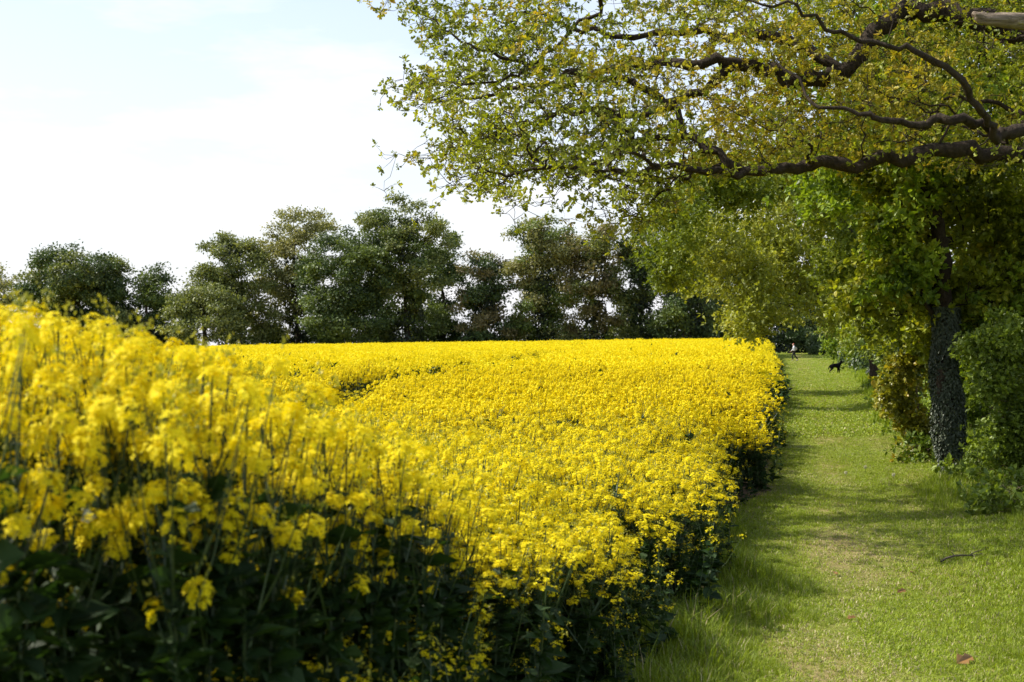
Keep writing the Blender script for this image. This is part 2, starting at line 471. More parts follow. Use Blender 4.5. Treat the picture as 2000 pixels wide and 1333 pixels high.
def make_tree(name, label, cat, base, blobs, n, leafm, seed, lean=None, leaf=0.3, per=14, spread=0.5, trunk_r=0.3, tip=0.018, bf=0.3,
              ivy=None, group=None, bark='bark_far', tmpl=T_DIAMOND, gap=None, up=0.6, shell=0.5, trunk_pts=None, trunk_rr=None, leafm2=None, min_z=None, sub=3, sides=(8, 5, 3)):
    rng = np.random.default_rng(seed)
    T = blob_points(blobs, n, rng, shell)
    if min_z is not None: T = T[T[:, 2] > min_z]
    if gap:
        T = T[vnoise(T, gap[0], seed) + 0.5 * vnoise(T, gap[0] * 2.7, seed + 3) > gap[1]]
        wv = np.stack([vnoise(T, gap[0] * 0.8, seed + 20 + i) for i in range(3)], 1)
        T = T + wv * 0.9 / gap[0] * [1, 1, 0.7]
    base = np.asarray(base, float)
    if trunk_pts is None:
        top = np.average([b[0] for b in blobs], axis=0)
        zmax = max(b[0][2] + b[1][2] for b in blobs)
        tgt = np.array([top[0], top[1], base[2] + (zmax - base[2]) * 0.8])
        k = 7
        trunk_pts = [base - [0, 0, 0.3]] + [base + (tgt - base) * (i / k) + np.append(rng.normal(size=2) * (zmax - base[2]) * 0.012, 0) for i in range(1, k + 1)]
        trunk_rr = [trunk_r * 1.25] + [trunk_r * (1 - 0.8 * i / k) for i in range(1, k + 1)]
    P0 = list(trunk_pts); par0 = [-1] + list(range(len(P0) - 1))
    P, par = grow(P0, par0, T, bf)
    r, cnt, has = radii(P, par, tip, 0.5, pre=trunk_rr)
    root = empty(name, base)
    tag(root, label, cat, group)
    link('trunk', branches_mesh('trunk', P, par, r, cnt, rng, M[bark], sub=sub, sides=sides), root)
    nt = len(P0)
    C = P[nt:]
    if leaf < 0.25:
        nros = max(2, per // 6)
        v, f, R_, A_ = sprays(C, nros, spread * 1.15, 6, leaf, rng, up, tmpl)
        per = nros * 6
    else:
        v, f = leaves(C, per, spread, leaf, rng, up, tmpl, squash=0.5)
    if leafm2:
        pick = (vnoise(C, 0.35, seed + 9) + rng.normal(size=len(C)) * 0.08 > 0.08)
        pf = np.repeat(np.repeat(pick, per), len(f) // (len(C) * per))
        me = np_mesh('crown', v, [f], [M[leafm], M[leafm2]], midx=pf.astype(int))
    else:
        me = np_mesh('crown', v, [f], [M[leafm]])
    link('crown', me, root)
    if ivy:
        z0, z1, rad_, cnt_, sz, mt = ivy
        tp = np.array(trunk_pts)
        add_ivy(root, tp, z0, z1, rad_, cnt_, sz, mt, rng)
    return root

def add_ivy(root, tp, z0, z1, rad_, cnt_, sz, mt, rng):
    z = rng.uniform(z0, z1, cnt_)
    cx = np.interp(z, tp[:, 2], tp[:, 0]); cy = np.interp(z, tp[:, 2], tp[:, 1])
    a = rng.uniform(0, 2 * math.pi, cnt_)
    q = rad_ * (1.08 + 0.14 * np.sin(z * 3 + a * 2) + 0.12 * np.sin(z * 7.3 - a)) * rng.uniform(0.88, 1.12, cnt_)
    pos = np.stack([cx + np.cos(a) * q, cy + np.sin(a) * q, z], 1)
    out = np.stack([np.cos(a), np.sin(a), np.zeros(cnt_)], 1)
    axis = np.stack([rng.normal(size=cnt_) * 0.5, rng.normal(size=cnt_) * 0.5, -np.ones(cnt_)], 1) + out * 0.3
    nrm = out + rng.normal(size=(cnt_, 3)) * 0.45 + [0, 0, 0.4]
    v, f = leaf_geo(pos, sz * rng.uniform(0.6, 1.3, cnt_), axis, nrm, T_BROAD)
    link('ivy', np_mesh('ivy', v, [f], [M[mt]]), root)

# ------------------------------------------------------------------ ground and path
def grid(xs, ys, zf):
    X, Y = np.meshgrid(xs, ys)
    Z = zf(X, Y)
    nx, ny = len(xs), len(ys)
    v = np.stack([X, Y, Z], -1).reshape(-1, 3)
    i = np.arange(ny - 1)[:, None] * nx; k = np.arange(nx - 1)[None]
    f = np.stack([i + k, i + k + 1, i + nx + k + 1, i + nx + k], -1).reshape(-1, 4)
    return v, f
xs = np.unique(np.concatenate([np.linspace(-3000, -120, 20), np.linspace(-120, -12, 70), np.linspace(-12, 14, 120), np.linspace(14, 60, 90), np.linspace(60, 120, 20), np.linspace(120, 3000, 20)]))
ys = np.unique(np.concatenate([np.linspace(-400, -5, 16), np.linspace(-5, 40, 180), np.linspace(40, 200, 200), np.linspace(200, 400, 24), np.linspace(400, 4000, 20)]))
v, f = grid(xs, ys, ground_z)
tag(link('ground', np_mesh('ground', v, [f], [M['ground']], smooth=True)), kind='structure')
# bare soil under the crop
ty = np.unique(np.concatenate([np.linspace(-3, 40, 160), np.linspace(40, 156, 120)]))
tx = np.linspace(0, 1, 90) ** 1.6
X = (edge(ty) + 0.12)[:, None] - tx[None] * 95; Y = np.repeat(ty[:, None], len(tx), 1)
def strip(X, Y, dz):
    Z = ground_z(X, Y) + dz
    ny, nx = X.shape
    v = np.stack([X, Y, Z], -1).reshape(-1, 3)
    i = np.arange(ny - 1)[:, None] * nx; k = np.arange(nx - 1)[None]
    return v, np.stack([i + k, i + k + 1, i + nx + k + 1, i + nx + k], -1).reshape(-1, 4)
v, f = strip(X[:, ::-1], Y, 0.018)
tag(link('field_soil', np_mesh('field_soil', v, [f], [M['soil']], smooth=True)), kind='structure')
# the mown grass path
ty = np.unique(np.concatenate([np.linspace(-3, 40, 200), np.linspace(40, 182, 140)]))
tx = np.linspace(0, 1, 40)
L_ = edge(ty) + 0.16 + 0.05 * np.sin(ty * 5); R_ = hedge_x(ty) - 0.9 - 0.2 * np.sin(ty * 0.9) + 0.02 * ty
X = L_[:, None] * (1 - tx) + R_[:, None] * tx; Y = np.repeat(ty[:, None], len(tx), 1)
v, f = strip(X, Y, 0.022)
pm = np_mesh('path', v, [f], [M['path']], smooth=True)
uu = (v[:, 0] - edge(v[:, 1])) / (hedge_x(v[:, 1]) - edge(v[:, 1]))
wa = pm.attributes.new('wear', 'FLOAT', 'POINT')
wa.data.foreach_set('value', (np.exp(-((uu - 0.38) / 0.12) ** 2) * 0.8 + np.exp(-((uu - 0.72) / 0.09) ** 2) * 0.4).astype(np.float32))
tag(link('path', pm), kind='structure')

# ------------------------------------------------------------------ instanced ground cover and crop
def source_collection(name, objs):
    c = bpy.data.collections.new(name)               # kept out of the scene: only a source of shapes
    for o in objs: c.objects.link(o)
    return c

def scatter(name, P, rot, scl, idx, meshes, mats):
    objs = []
    for i, me in enumerate(meshes):
        objs.append(bpy.data.objects.new('%s_source_%02d' % (name, i), me))
    c = source_collection(name + '_sources', objs)
    me = bpy.data.meshes.new(name)
    me.vertices.add(len(P)); me.vertices.foreach_set('co', np.asarray(P, np.float32).ravel())
    a = me.attributes.new('rot', 'FLOAT_VECTOR', 'POINT'); a.data.foreach_set('vector', np.asarray(rot, np.float32).ravel())
    a = me.attributes.new('scl', 'FLOAT_VECTOR', 'POINT'); a.data.foreach_set('vector', np.asarray(scl, np.float32).ravel())
    a = me.attributes.new('idx', 'INT', 'POINT'); a.data.foreach_set('value', np.asarray(idx, np.int32))
    for m in mats: me.materials.append(m)
    o = bpy.data.objects.new(name, me); COL.objects.link(o)
    ng = bpy.data.node_groups.new(name + '_nodes', 'GeometryNodeTree')
    ng.interface.new_socket('Geometry', in_out='INPUT', socket_type='NodeSocketGeometry')
    ng.interface.new_socket('Geometry', in_out='OUTPUT', socket_type='NodeSocketGeometry')
    N, Lk = ng.nodes, ng.links
    gi = N.new('NodeGroupInput'); go = N.new('NodeGroupOutput')
    ci = N.new('GeometryNodeCollectionInfo'); ci.inputs['Collection'].default_value = c
    ci.inputs['Separate Children'].default_value = True; ci.inputs['Reset Children'].default_value = True
    ip = N.new('GeometryNodeInstanceOnPoints'); ip.inputs['Pick Instance'].default_value = True
    def attr(nm, ty):
        x = N.new('GeometryNodeInputNamedAttribute'); x.data_type = ty; x.inputs['Name'].default_value = nm
        return x.outputs['Attribute']
    er = N.new('FunctionNodeEulerToRotation')
    Lk.new(attr('rot', 'FLOAT_VECTOR'), er.inputs[0])
    Lk.new(er.outputs[0], ip.inputs['Rotation'])
    Lk.new(attr('scl', 'FLOAT_VECTOR'), ip.inputs['Scale'])
    Lk.new(attr('idx', 'INT'), ip.inputs['Instance Index'])
    Lk.new(gi.outputs[0], ip.inputs['Points']); Lk.new(ci.outputs[0], ip.inputs['Instance'])
    Lk.new(ip.outputs[0], go.inputs[0])
    md = o.modifiers.new('scatter', 'NODES'); md.node_group = ng
    return o

def blade_geo(pos, h, w, rng, bend=0.35):
    n = len(pos)
    a = rng.uniform(0, 2 * math.pi, n); d = np.stack([np.cos(a), np.sin(a), np.zeros(n)], 1); s = np.stack([-np.sin(a), np.cos(a), np.zeros(n)], 1)
    b = rng.uniform(0.1, 1, n)[:, None] * bend
    Z = np.array([0, 0, 1.0])
    h = h[:, None]; w = w[:, None]
    p0 = pos - s * w; p1 = pos + s * w
    m = pos + Z * h * 0.55 + d * h * b * 0.35
    p2 = m + s * w * 0.8; p3 = m - s * w * 0.8
    t = pos + Z * h * (1 - 0.3 * b) + d * h * b * 1.2
    v = np.stack([p0, p1, p2, p3, t], 1).reshape(-1, 3)
    k = np.arange(n)[:, None] * 5
    return v, k + np.array([[0, 1, 2, 3]]), k + np.array([[3, 2, 4]])

def tuft(n, rad_, h, w, rng, straw=0.1, bend=0.5, m='grass'):
    a = rng.uniform(0, 2 * math.pi, n); r = rad_ * np.sqrt(rng.uniform(0, 1, n))
    pos = np.stack([r * np.cos(a), r * np.sin(a), -0.01 * np.ones(n)], 1)
    v, q, t = blade_geo(pos, h * rng.uniform(0.45, 1.15, n), w * rng.uniform(0.7, 1.2, n), rng, bend)
    mi = (rng.uniform(size=n) < straw).astype(int)
    return np_mesh('tuft', v, [q, t], [M[m], M['straw']], midx=np.concatenate([mi, mi]))

rg = np.random.default_rng(11)
gm = [tuft(80, 0.13, 0.026, 0.0024, rg, 0.14, 1.3), tuft(80, 0.13, 0.036, 0.0024, rg, 0.08, 1.2), tuft(60, 0.13, 0.022, 0.0028, rg, 0.40, 1.5),     # 0-2 mown
      tuft(60, 0.14, 0.24, 0.0032, rg, 0.05, 0.7, 'verge'), tuft(60, 0.16, 0.32, 0.0034, rg, 0.08, 0.8, 'verge'), tuft(55, 0.15, 0.18, 0.0036, rg, 0.03, 0.6, 'grass'),            # 3-5 long
      tuft(60, 0.42, 0.04, 0.011, rg, 0.10, 1.3), tuft(60, 0.42, 0.30, 0.011, rg, 0.06, 0.7, 'verge')]                                                         # 6-7 far
def scat_pts(n, y0, y1, fl, fr, rng, power=1.0):
    y = y0 + (y1 - y0) * rng.uniform(0, 1, n) ** power
    a, b = fl(y), fr(y)
    x = a + (b - a) * rng.uniform(0, 1, n)
    return x, y
GP, GR, GS, GI = [], [], [], []
def add_grass(x, y, ids, smin, smax, rng, dz=0.02, fade=None):
    n = len(x)
    GP.append(np.stack([x, y, ground_z(x, y) + dz], 1))
    GR.append(np.stack([rng.normal(size=n) * 0.08, rng.normal(size=n) * 0.08, rng.uniform(0, 6.28, n)], 1))
    s = rng.uniform(smin, smax, n)
    if fade is not None: s = s * fade
    GS.append(np.stack([s, s, s], 1)); GI.append(rng.choice(ids, n))
verge = lambda y: hedge_x(y) - 0.55 - 0.25 * np.sin(y * 0.9) + 0.012 * y
eL = lambda y: edge(y) - 0.05
x, y = scat_pts(13000, 6.5, 27, lambda y: edge(y) + 0.1, lambda y: np.minimum(verge(y) + 0.3, 0.38 * y + 0.6), rg, 1.25)
uu = (x - edge(y)) / (hedge_x(y) - edge(y))
wear = np.exp(-((uu - 0.38) / 0.10) ** 2) * 0.75 + np.exp(-((uu - 0.72) / 0.08) ** 2) * 0.4
ids = np.where(vnoise(np.stack([x, y * 0.4, y * 0], 1), 0.9, 3) + 0.32 * wear + rg.normal(size=len(x)) * 0.12 > 0.30, 2, rg.choice([0, 1], len(x)))
kk = rg.uniform(size=len(x)) > 0.25 * wear
x, y, ids = x[kk], y[kk], ids[kk]
add_grass(x, y, [0], 0.7, 1.3, rg); GI[-1] = ids
x, y = scat_pts(1700, 6.5, 14, lambda y: edge(y) + 0.0, lambda y: edge(y) + 0.95 * (1 - sm(y, 8, 14)) + 0.3, rg)
fd = 0.25 + 0.85 * (1 - sm((x - edge(y)) / (0.95 * (1 - sm(y, 8, 14)) + 0.3), 0.15, 0.95)); fd = fd * (0.8 + 0.9 * vnoise(np.stack([x, y, y * 0], 1), 1.6, 2))
add_grass(x, y, [3, 4, 5], 0.3, 0.8, rg, fade=np.clip(fd, 0.15, 1.3))
x, y = scat_pts(5200, 7, 30, lambda y: verge(y) - 0.6, lambda y: hedge_x(y) + 0.8, rg, 1.1)
fd = 0.16 + 0.9 * sm(x - verge(y) + 0.5 * vnoise(np.stack([x, y * 0.5, y * 0], 1), 1.1, 5), -0.35, 0.7); fd = fd * (0.85 + 0.7 * vnoise(np.stack([x, y, y * 0], 1), 1.9, 6))
add_grass(x, y, [3, 4, 5], 0.3, 0.85, rg, fade=np.clip(fd, 0.12, 1.3))
x, y = scat_pts(9000, 26, 75, lambda y: edge(y) + 0.1, lambda y: verge(y) + 0.3, rg, 1.1)
add_grass(x, y, [6], 0.5, 1.1, rg)
x, y = scat_pts(3000, 75, 180, lambda y: edge(y) + 0.1, lambda y: hedge_x(y) + 0.3, rg, 1.1)
add_grass(x, y, [6], 0.8, 1.6, rg)
x, y = scat_pts(2600, 28, 150, lambda y: verge(y), lambda y: hedge_x(y) + 0.7, rg, 1.3)
add_grass(x, y, [7], 0.5, 1.1, rg)
o = scatter('grass', np.concatenate(GP), np.concatenate(GR), np.concatenate(GS), np.concatenate(GI), gm, [M['grass'], M['straw']])
tag(o, 'short mown green grass of the path with longer verges beside it', 'grass', kind='stuff')

# ------------------------------------------------------------------ rapeseed
def merge(parts):
    """parts: [(verts, [faces...], material index)] -> one list"""
    V, Fs, mi, base = [], [], [], 0
    for v, fl, m in parts:
        V.append(v)
        for f in fl:
            Fs.append(np.asarray(f) + base); mi.append(np.full(len(f), m))
        base += len(v)
    return np.concatenate(V), Fs, np.concatenate(mi)

def raceme_pts(c, d, rng, n, L=0.07, R=0.030):
    """flowers round the end of a flowering stem: looser and wider below, closed dome on top"""
    t = rng.uniform(0, 1, n) ** 0.7
    a = rng.uniform(0, 2 * math.pi, n)
    prof = np.where(t < 0.75, 1.0, np.sqrt(np.maximum(0.0, 1 - ((t - 0.75) / 0.25) ** 2)) * 0.95)
    rr = R * prof * rng.uniform(0.65, 1.1, n)
    ref = np.array([1.0, 0, 0]); s = np.cross(d, ref); s /= np.linalg.norm(s); q = np.cross(s, d)
    out = np.cos(a)[:, None] * s + np.sin(a)[:, None] * q
    return c + d * (t * L)[:, None] + out * rr[:, None], unit(out * (1.1 - t)[:, None] + d * (0.25 + t)[:, None])

def flowers_geo(p, nrm, size, rng):
    """four petals in a cross"""
    n = len(p)
    ref = rng.normal(size=(n, 3)); u = unit(np.cross(nrm, ref)); w = np.cross(nrm, u)
    V = []
    for k in range(4):
        d = [u, w, -u, -w][k]; s = [w, -u, -w, u][k]
        sz = (size * rng.uniform(0.8, 1.15, n))[:, None]
        lift = nrm * sz * rng.uniform(0.0, 0.35, n)[:, None]
        V.append(np.stack([p, p + d * sz * 0.7 + s * sz * 0.38 + lift, p + d * sz + lift * 0.8, p + d * sz * 0.7 - s * sz * 0.38 + lift], 1))
    v = np.stack(V, 1).reshape(-1, 3)
    f = np.arange(n * 4)[:, None] * 4 + np.array([[0, 1, 2, 3]])
    return v, f

def stem_tube(parts, pts, r0, r1, sides=4, m=0):
    V, Fq = [], []
    tube_geo(np.array(pts), np.linspace(r0, r1, len(pts)), sides, V, Fq, 0)
    parts.append((V[0], Fq, m))

def rape_plant(rng, nb=8, nfl=30, height=1.0, leafn=16, flower_from=0.55, fsize=0.0085, lod=0):
    """returns (stem parts, leaf parts, flower parts); height 1 is the top of the main raceme"""
    stem, leaf, flo = [], [], []
    lean = rng.normal(size=2) * 0.05
    main = [np.array([lean[0] * t * t + 0.012 * math.sin(t * 9 + lean[1] * 50), lean[1] * t * t, t * (height - 0.06)]) for t in np.linspace(0, 1, 6)]
    stem_tube(stem, main, 0.0055, 0.0022, 4 if lod == 0 else 3)
    heads = [(main[-1], np.array([0, 0, 1.0]))]
    for b in range(nb):
        t = rng.uniform(0.45, 0.85) if height < 1.2 else rng.uniform(0.64, 0.86)
        i = min(int(t * 5), 4); p = main[i] + (main[i + 1] - main[i]) * (t * 5 - i)
        a = b * 2.4 + rng.normal() * 0.4
        out = np.array([math.cos(a), math.sin(a), 0])
        top = height * rng.uniform(flower_from, 1.0)
        if (b == 0 or (b == 1 and height > 1.2)) and lod == 0: top = height * rng.uniform(0.6, 0.78)
        top = max(top, p[2] + 0.12)
        reach = (top - p[2]) * rng.uniform(0.25, 0.5)
        q1 = p + out * reach * 0.55 + [0, 0, (top - p[2]) * 0.4]
        q2 = p + out * reach + [0, 0, (top - p[2]) * 0.92]
        stem_tube(stem, [p, q1, q2], 0.003, 0.0015, 3)
        heads.append((q2, unit(q2 - q1)))
        # a bare leaf at the fork
        leaf.append((p, out, rng.uniform(0.05, 0.11)))
    for c, d in heads:
        k = int(nfl * rng.uniform(0.7, 1.2))
        L = rng.uniform(0.028, 0.048)
        p, nr = raceme_pts(c - d * 0.02, d, rng, k, L, 0.024)
        if lod == 0:
            v, f = flowers_geo(p, nr, fsize, rng)
            flo.append((v, [f], 0))
            # a tuft of buds at the tip
            bp = c + d * L * 1.0 + rng.normal(size=(7, 3)) * 0.007
            v, f = leaf_geo(bp, np.full(7, 0.011), rng.normal(size=(7, 3)) + d * 2, rng.normal(size=(7, 3)), T_DIAMOND)
            flo.append((v, [f], 1))
        else:
            v, f = leaf_geo(p - nr * 0.003, np.full(k, 0.024), rng.normal(size=(k, 3)), nr, (T_DIAMOND[0] * [1, 1.5, 1] - [0.5, 0, 0], T_DIAMOND[1]))
            flo.append((v, [f], 0))
    LP, LA, LS = [], [], []
    for p, out, s in leaf:
        LP.append(p); LA.append(out + [0, 0, 0.3]); LS.append(s)
    for _ in range(leafn):
        t = rng.uniform(0.05, 0.80) ** 0.9
        i = min(int(t * 5), 4); p = main[i] + (main[i + 1] - main[i]) * (t * 5 - i)
        a = rng.uniform(0, 6.28)
        LP.append(p); LA.append(np.array([math.cos(a), math.sin(a), rng.uniform(-0.7, 0.6)])); LS.append(rng.uniform(0.05, 0.125) * (1.25 - t))
    LP = np.array(LP); LA = np.array(LA); LS = np.array(LS)
    nr = rng.normal(size=(len(LP), 3)) * 0.4 + [0, 0, 1]
    v, f = leaf_geo(LP, LS, LA, nr, T_BROAD)
    return stem, [(v, [f], 0)], flo

def whole(parts3):
    s, l_, f_ = parts3
    P = [(v, f, 0) for v, f, _ in s] + [(v, f, 1) for v, f, _ in l_] + [(v, f, 2 + m) for v, f, m in f_]
    v, Fs, mi = merge(P)
    o = {}
    for fa, m in zip(Fs, np.split(mi, np.cumsum([len(x) for x in Fs])[:-1])):
        o.setdefault(fa.shape[1], []).append((fa, m))
    FF = [np.concatenate([a for a, _ in o[k]]) for k in o]; MM = np.concatenate([np.concatenate([b for _, b in o[k]]) for k in o])
    return np_mesh('plant', v, FF, [M['rape_stem'], M['rape_leaf'], M['petal'], M['bud']], midx=MM)

rr_ = np.random.default_rng(5)
src = []
for i in range(6): src.append(whole(rape_plant(rr_, nb=11, nfl=32, leafn=46, flower_from=0.80)))                   # 0-5 near
for i in range(5): src.append(whole(rape_plant(rr_, nb=9, nfl=22, leafn=8, flower_from=0.75, lod=1)))   # 6-10 middle
def far_clump(rng):                                                       # 11-14: a square half metre of flowering tops
    k = 34
    c = np.stack([rng.uniform(-0.34, 0.34, k), rng.uniform(-0.34, 0.34, k), 0.90 + rng.uniform(-0.14, 0.10, k)], 1)
    n = 7
    p = np.repeat(c, n, 0) + rng.normal(size=(k * n, 3)) * [0.022, 0.022, 0.03]
    v, f = leaf_geo(p, np.full(len(p), 0.045), rng.normal(size=(len(p), 3)), rng.normal(size=(len(p), 3)) + [0, 0, 0.4], (T_DIAMOND[0] * [1, 1.6, 1], T_DIAMOND[1]))
    g = np.stack([rng.uniform(-0.36, 0.36, 120), rng.uniform(-0.36, 0.36, 120), rng.uniform(0.25, 0.84, 120)], 1)
    v2, f2 = leaf_geo(g, np.full(120, 0.15), rng.normal(size=(120, 3)), rng.normal(size=(120, 3)) + [0, 0, 0.8], T_DIAMOND)
    return whole(([(v2[:0].reshape(0, 3), [], 0)] if False else [], [(v2, [f2], 0)], [(v, [f], 0)]))
for i in range(4): src.append(far_clump(rr_))
for i in range(3): src.append(whole(rape_plant(rr_, nb=5, nfl=9, leafn=34, flower_from=0.6, lod=0)))       # 15-17 leafy edge plants

TR = [(12, -3.0), (20, -2.8), (27, -2.85), (31, -2.3), (37, -1.5), (45, -0.1), (56, 0.9), (62, 1.9), (75, 4.0)]
def crop_h(x, y):
    h = 0.98 + 0.90 * np.exp(-(np.maximum(y - 2.6, 0) / 2.8) ** 1.35) + 0.16 * sm(y, 18, 40)
    e = edge(y) - x
    h = np.where(y < 2.5, np.minimum(h, 1.35), h)
    h = h * (1 - 0.22 * (1 - sm(e, 0.0, 0.9)) * sm(y, 3.2, 6.5))
    return h - 0.30 * np.exp(-(y / 3.6) ** 2) + 0.05 * np.sin(x * 1.3 + 0.4 * y) + 0.04 * np.sin(y * 0.9 + x * 0.3)
def tram(x, y):
    tx_ = np.interp(y, [t[0] for t in TR], [t[1] for t in TR])
    w = 0.62 + 0.08 * np.sin(y * 0.7) + 0.45 * sm(y, 24, 40)
    k = (np.abs(x - tx_) < w) | (np.abs(x - tx_ + 2.1 + 0.02 * y) < w * 0.85)
    return k & (y > 9) & (y < 68)
CP, CR, CS, CI = [], [], [], []
def add_crop(x, y, ids, rng, jit=0.09, wide=(0.9, 1.15)):
    k = (x < edge(y) - 0.03) & ~tram(x, y)
    x, y = x[k], y[k]; n = len(x)
    h = crop_h(x, y) * (1 + rng.normal(size=n) * jit)
    lowp = rng.uniform(size=n) < 0.25; h = np.where(lowp, h * 0.86, h)
    CP.append(np.stack([x, y, ground_z(x, y) + 0.01], 1))
    CR.append(np.stack([rng.normal(size=n) * 0.07, rng.normal(size=n) * 0.07, rng.uniform(0, 6.28, n)], 1))
    w = rng.uniform(*wide, n)
    CS.append(np.stack([w, w, h], 1)); CI.append(rng.choice(ids, n))
def in_view(x, y, px0, px1):
    px = 1000 + x / y * F
    return (px > px0) & (px < px1)
def field_pts(dens, y0, y1, px0, px1):
    xa = min((px0 - 1000) / F * y0, (px0 - 1000) / F * y1) - 1; xb = float(edge(y1)) + 1
    n = int(dens * (y1 - y0) * (xb - xa))
    x = rr_.uniform(xa, xb, n); y = rr_.uniform(y0, y1, n)
    k = in_view(x, y, px0, px1) & (x < edge(y))
    return x[k], y[k]
# the plants nearest the camera: things of their own
nx_, ny_ = field_pts(56, 2.5, 6.1, -60, 1200)
order = np.argsort(ny_)
nx_, ny_ = nx_[order][:290], ny_[order][:290]
y_near = ny_.max()
proto = []
pr = np.random.default_rng(21)
for i in range(7):
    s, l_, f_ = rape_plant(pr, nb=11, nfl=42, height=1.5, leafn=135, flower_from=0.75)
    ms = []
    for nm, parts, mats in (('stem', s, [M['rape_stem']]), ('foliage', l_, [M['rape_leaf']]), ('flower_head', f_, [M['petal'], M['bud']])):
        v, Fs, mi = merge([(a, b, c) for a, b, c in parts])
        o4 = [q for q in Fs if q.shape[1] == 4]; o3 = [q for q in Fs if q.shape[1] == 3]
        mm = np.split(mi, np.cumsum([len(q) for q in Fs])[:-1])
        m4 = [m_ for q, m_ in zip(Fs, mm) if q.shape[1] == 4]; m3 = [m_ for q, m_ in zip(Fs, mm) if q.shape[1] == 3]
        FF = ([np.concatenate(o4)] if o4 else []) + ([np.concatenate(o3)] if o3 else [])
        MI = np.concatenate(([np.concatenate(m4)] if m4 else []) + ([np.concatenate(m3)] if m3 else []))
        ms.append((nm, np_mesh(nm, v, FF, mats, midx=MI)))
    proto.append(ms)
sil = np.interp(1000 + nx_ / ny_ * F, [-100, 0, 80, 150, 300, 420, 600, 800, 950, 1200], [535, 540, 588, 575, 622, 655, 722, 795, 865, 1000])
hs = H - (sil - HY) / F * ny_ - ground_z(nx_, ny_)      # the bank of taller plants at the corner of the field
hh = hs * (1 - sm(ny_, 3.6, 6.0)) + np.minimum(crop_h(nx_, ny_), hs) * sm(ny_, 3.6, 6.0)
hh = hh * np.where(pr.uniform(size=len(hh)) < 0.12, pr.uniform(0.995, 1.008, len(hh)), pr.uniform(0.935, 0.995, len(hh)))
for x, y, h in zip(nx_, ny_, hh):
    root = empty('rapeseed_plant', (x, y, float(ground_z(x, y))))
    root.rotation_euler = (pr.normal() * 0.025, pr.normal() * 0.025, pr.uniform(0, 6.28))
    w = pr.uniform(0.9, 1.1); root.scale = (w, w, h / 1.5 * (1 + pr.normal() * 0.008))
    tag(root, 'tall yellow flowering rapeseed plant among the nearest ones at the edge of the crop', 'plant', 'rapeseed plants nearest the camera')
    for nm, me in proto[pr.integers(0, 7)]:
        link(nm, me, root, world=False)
# the crop
x = rr_.uniform(-7, 1.5, 2600); y = rr_.uniform(-1.5, 7.5, 2600)
k = (x < edge(y)) & ~(in_view(x, np.maximum(y, .1), -60, 1200) & (y > 2.5) & (y < y_near)) & (np.hypot(x, y) > 1.2) & ~((x > -0.42 * y - 0.3) & (y < 2.5))
add_crop(x[k], y[k], [0, 1, 2, 3, 4, 5], rr_)
x, y = field_pts(44, y_near, 15, -450, 1600)
k = (x > -7) | (y > 7.5) ; add_crop(x[k], y[k], [0, 1, 2, 3, 4, 5], rr_)
x, y = field_pts(46, 15, 34, -350, 1650); add_crop(x, y, [6, 7, 8, 9, 10], rr_)
x, y = field_pts(10.0, 34, 80, -350, 1650); add_crop(x, y, [11, 12, 13, 14], rr_, 0.06)
x, y = field_pts(4.5, 80, 157, -350, 1650); k = x < edge(y) - 0.4; x, y = x[k], y[k]; add_crop(x, y, [11, 12, 13, 14], rr_, 0.05, (1.2, 1.5))
x, y = field_pts(20, 12, 68, 300, 1200); k = tram(x, y); x, y = x[k], y[k]; n = len(x)
CP.append(np.stack([x, y, ground_z(x, y)], 1)); CR.append(np.stack([x * 0, x * 0, rr_.uniform(0, 6.28, n)], 1))
s = rr_.uniform(0.4, 0.85, n); CS.append(np.stack([s * 1.4, s * 1.4, s], 1)); CI.append(np.where(rr_.uniform(size=n) < 0.45, rr_.choice([6, 7, 8], n), rr_.choice([15, 16, 17], n)))
# leafy plants along the edge
yy = 3 + 150 * rr_.uniform(0, 1, 1500) ** 1.7
xx = edge(yy) - 0.18 + rr_.normal(size=len(yy)) * 0.16
n = len(xx)
CP.append(np.stack([xx, yy, ground_z(xx, yy)], 1)); CR.append(np.stack([rr_.normal(size=n) * 0.15, 0.1 + rr_.normal(size=n) * 0.15, rr_.uniform(0, 6.28, n)], 1))
s = rr_.uniform(0.3, 0.75, n) * (1 + 0.4 * (yy < 6)); CS.append(np.stack([s * 1.2, s * 1.2, s], 1)); CI.append(rr_.choice([15, 16, 17], n))
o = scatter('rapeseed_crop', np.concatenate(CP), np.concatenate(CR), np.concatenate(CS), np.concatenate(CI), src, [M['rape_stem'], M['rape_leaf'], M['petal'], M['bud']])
tag(o, 'bright yellow rapeseed crop in flower filling the field up to the tree line', 'crop', kind='stuff')

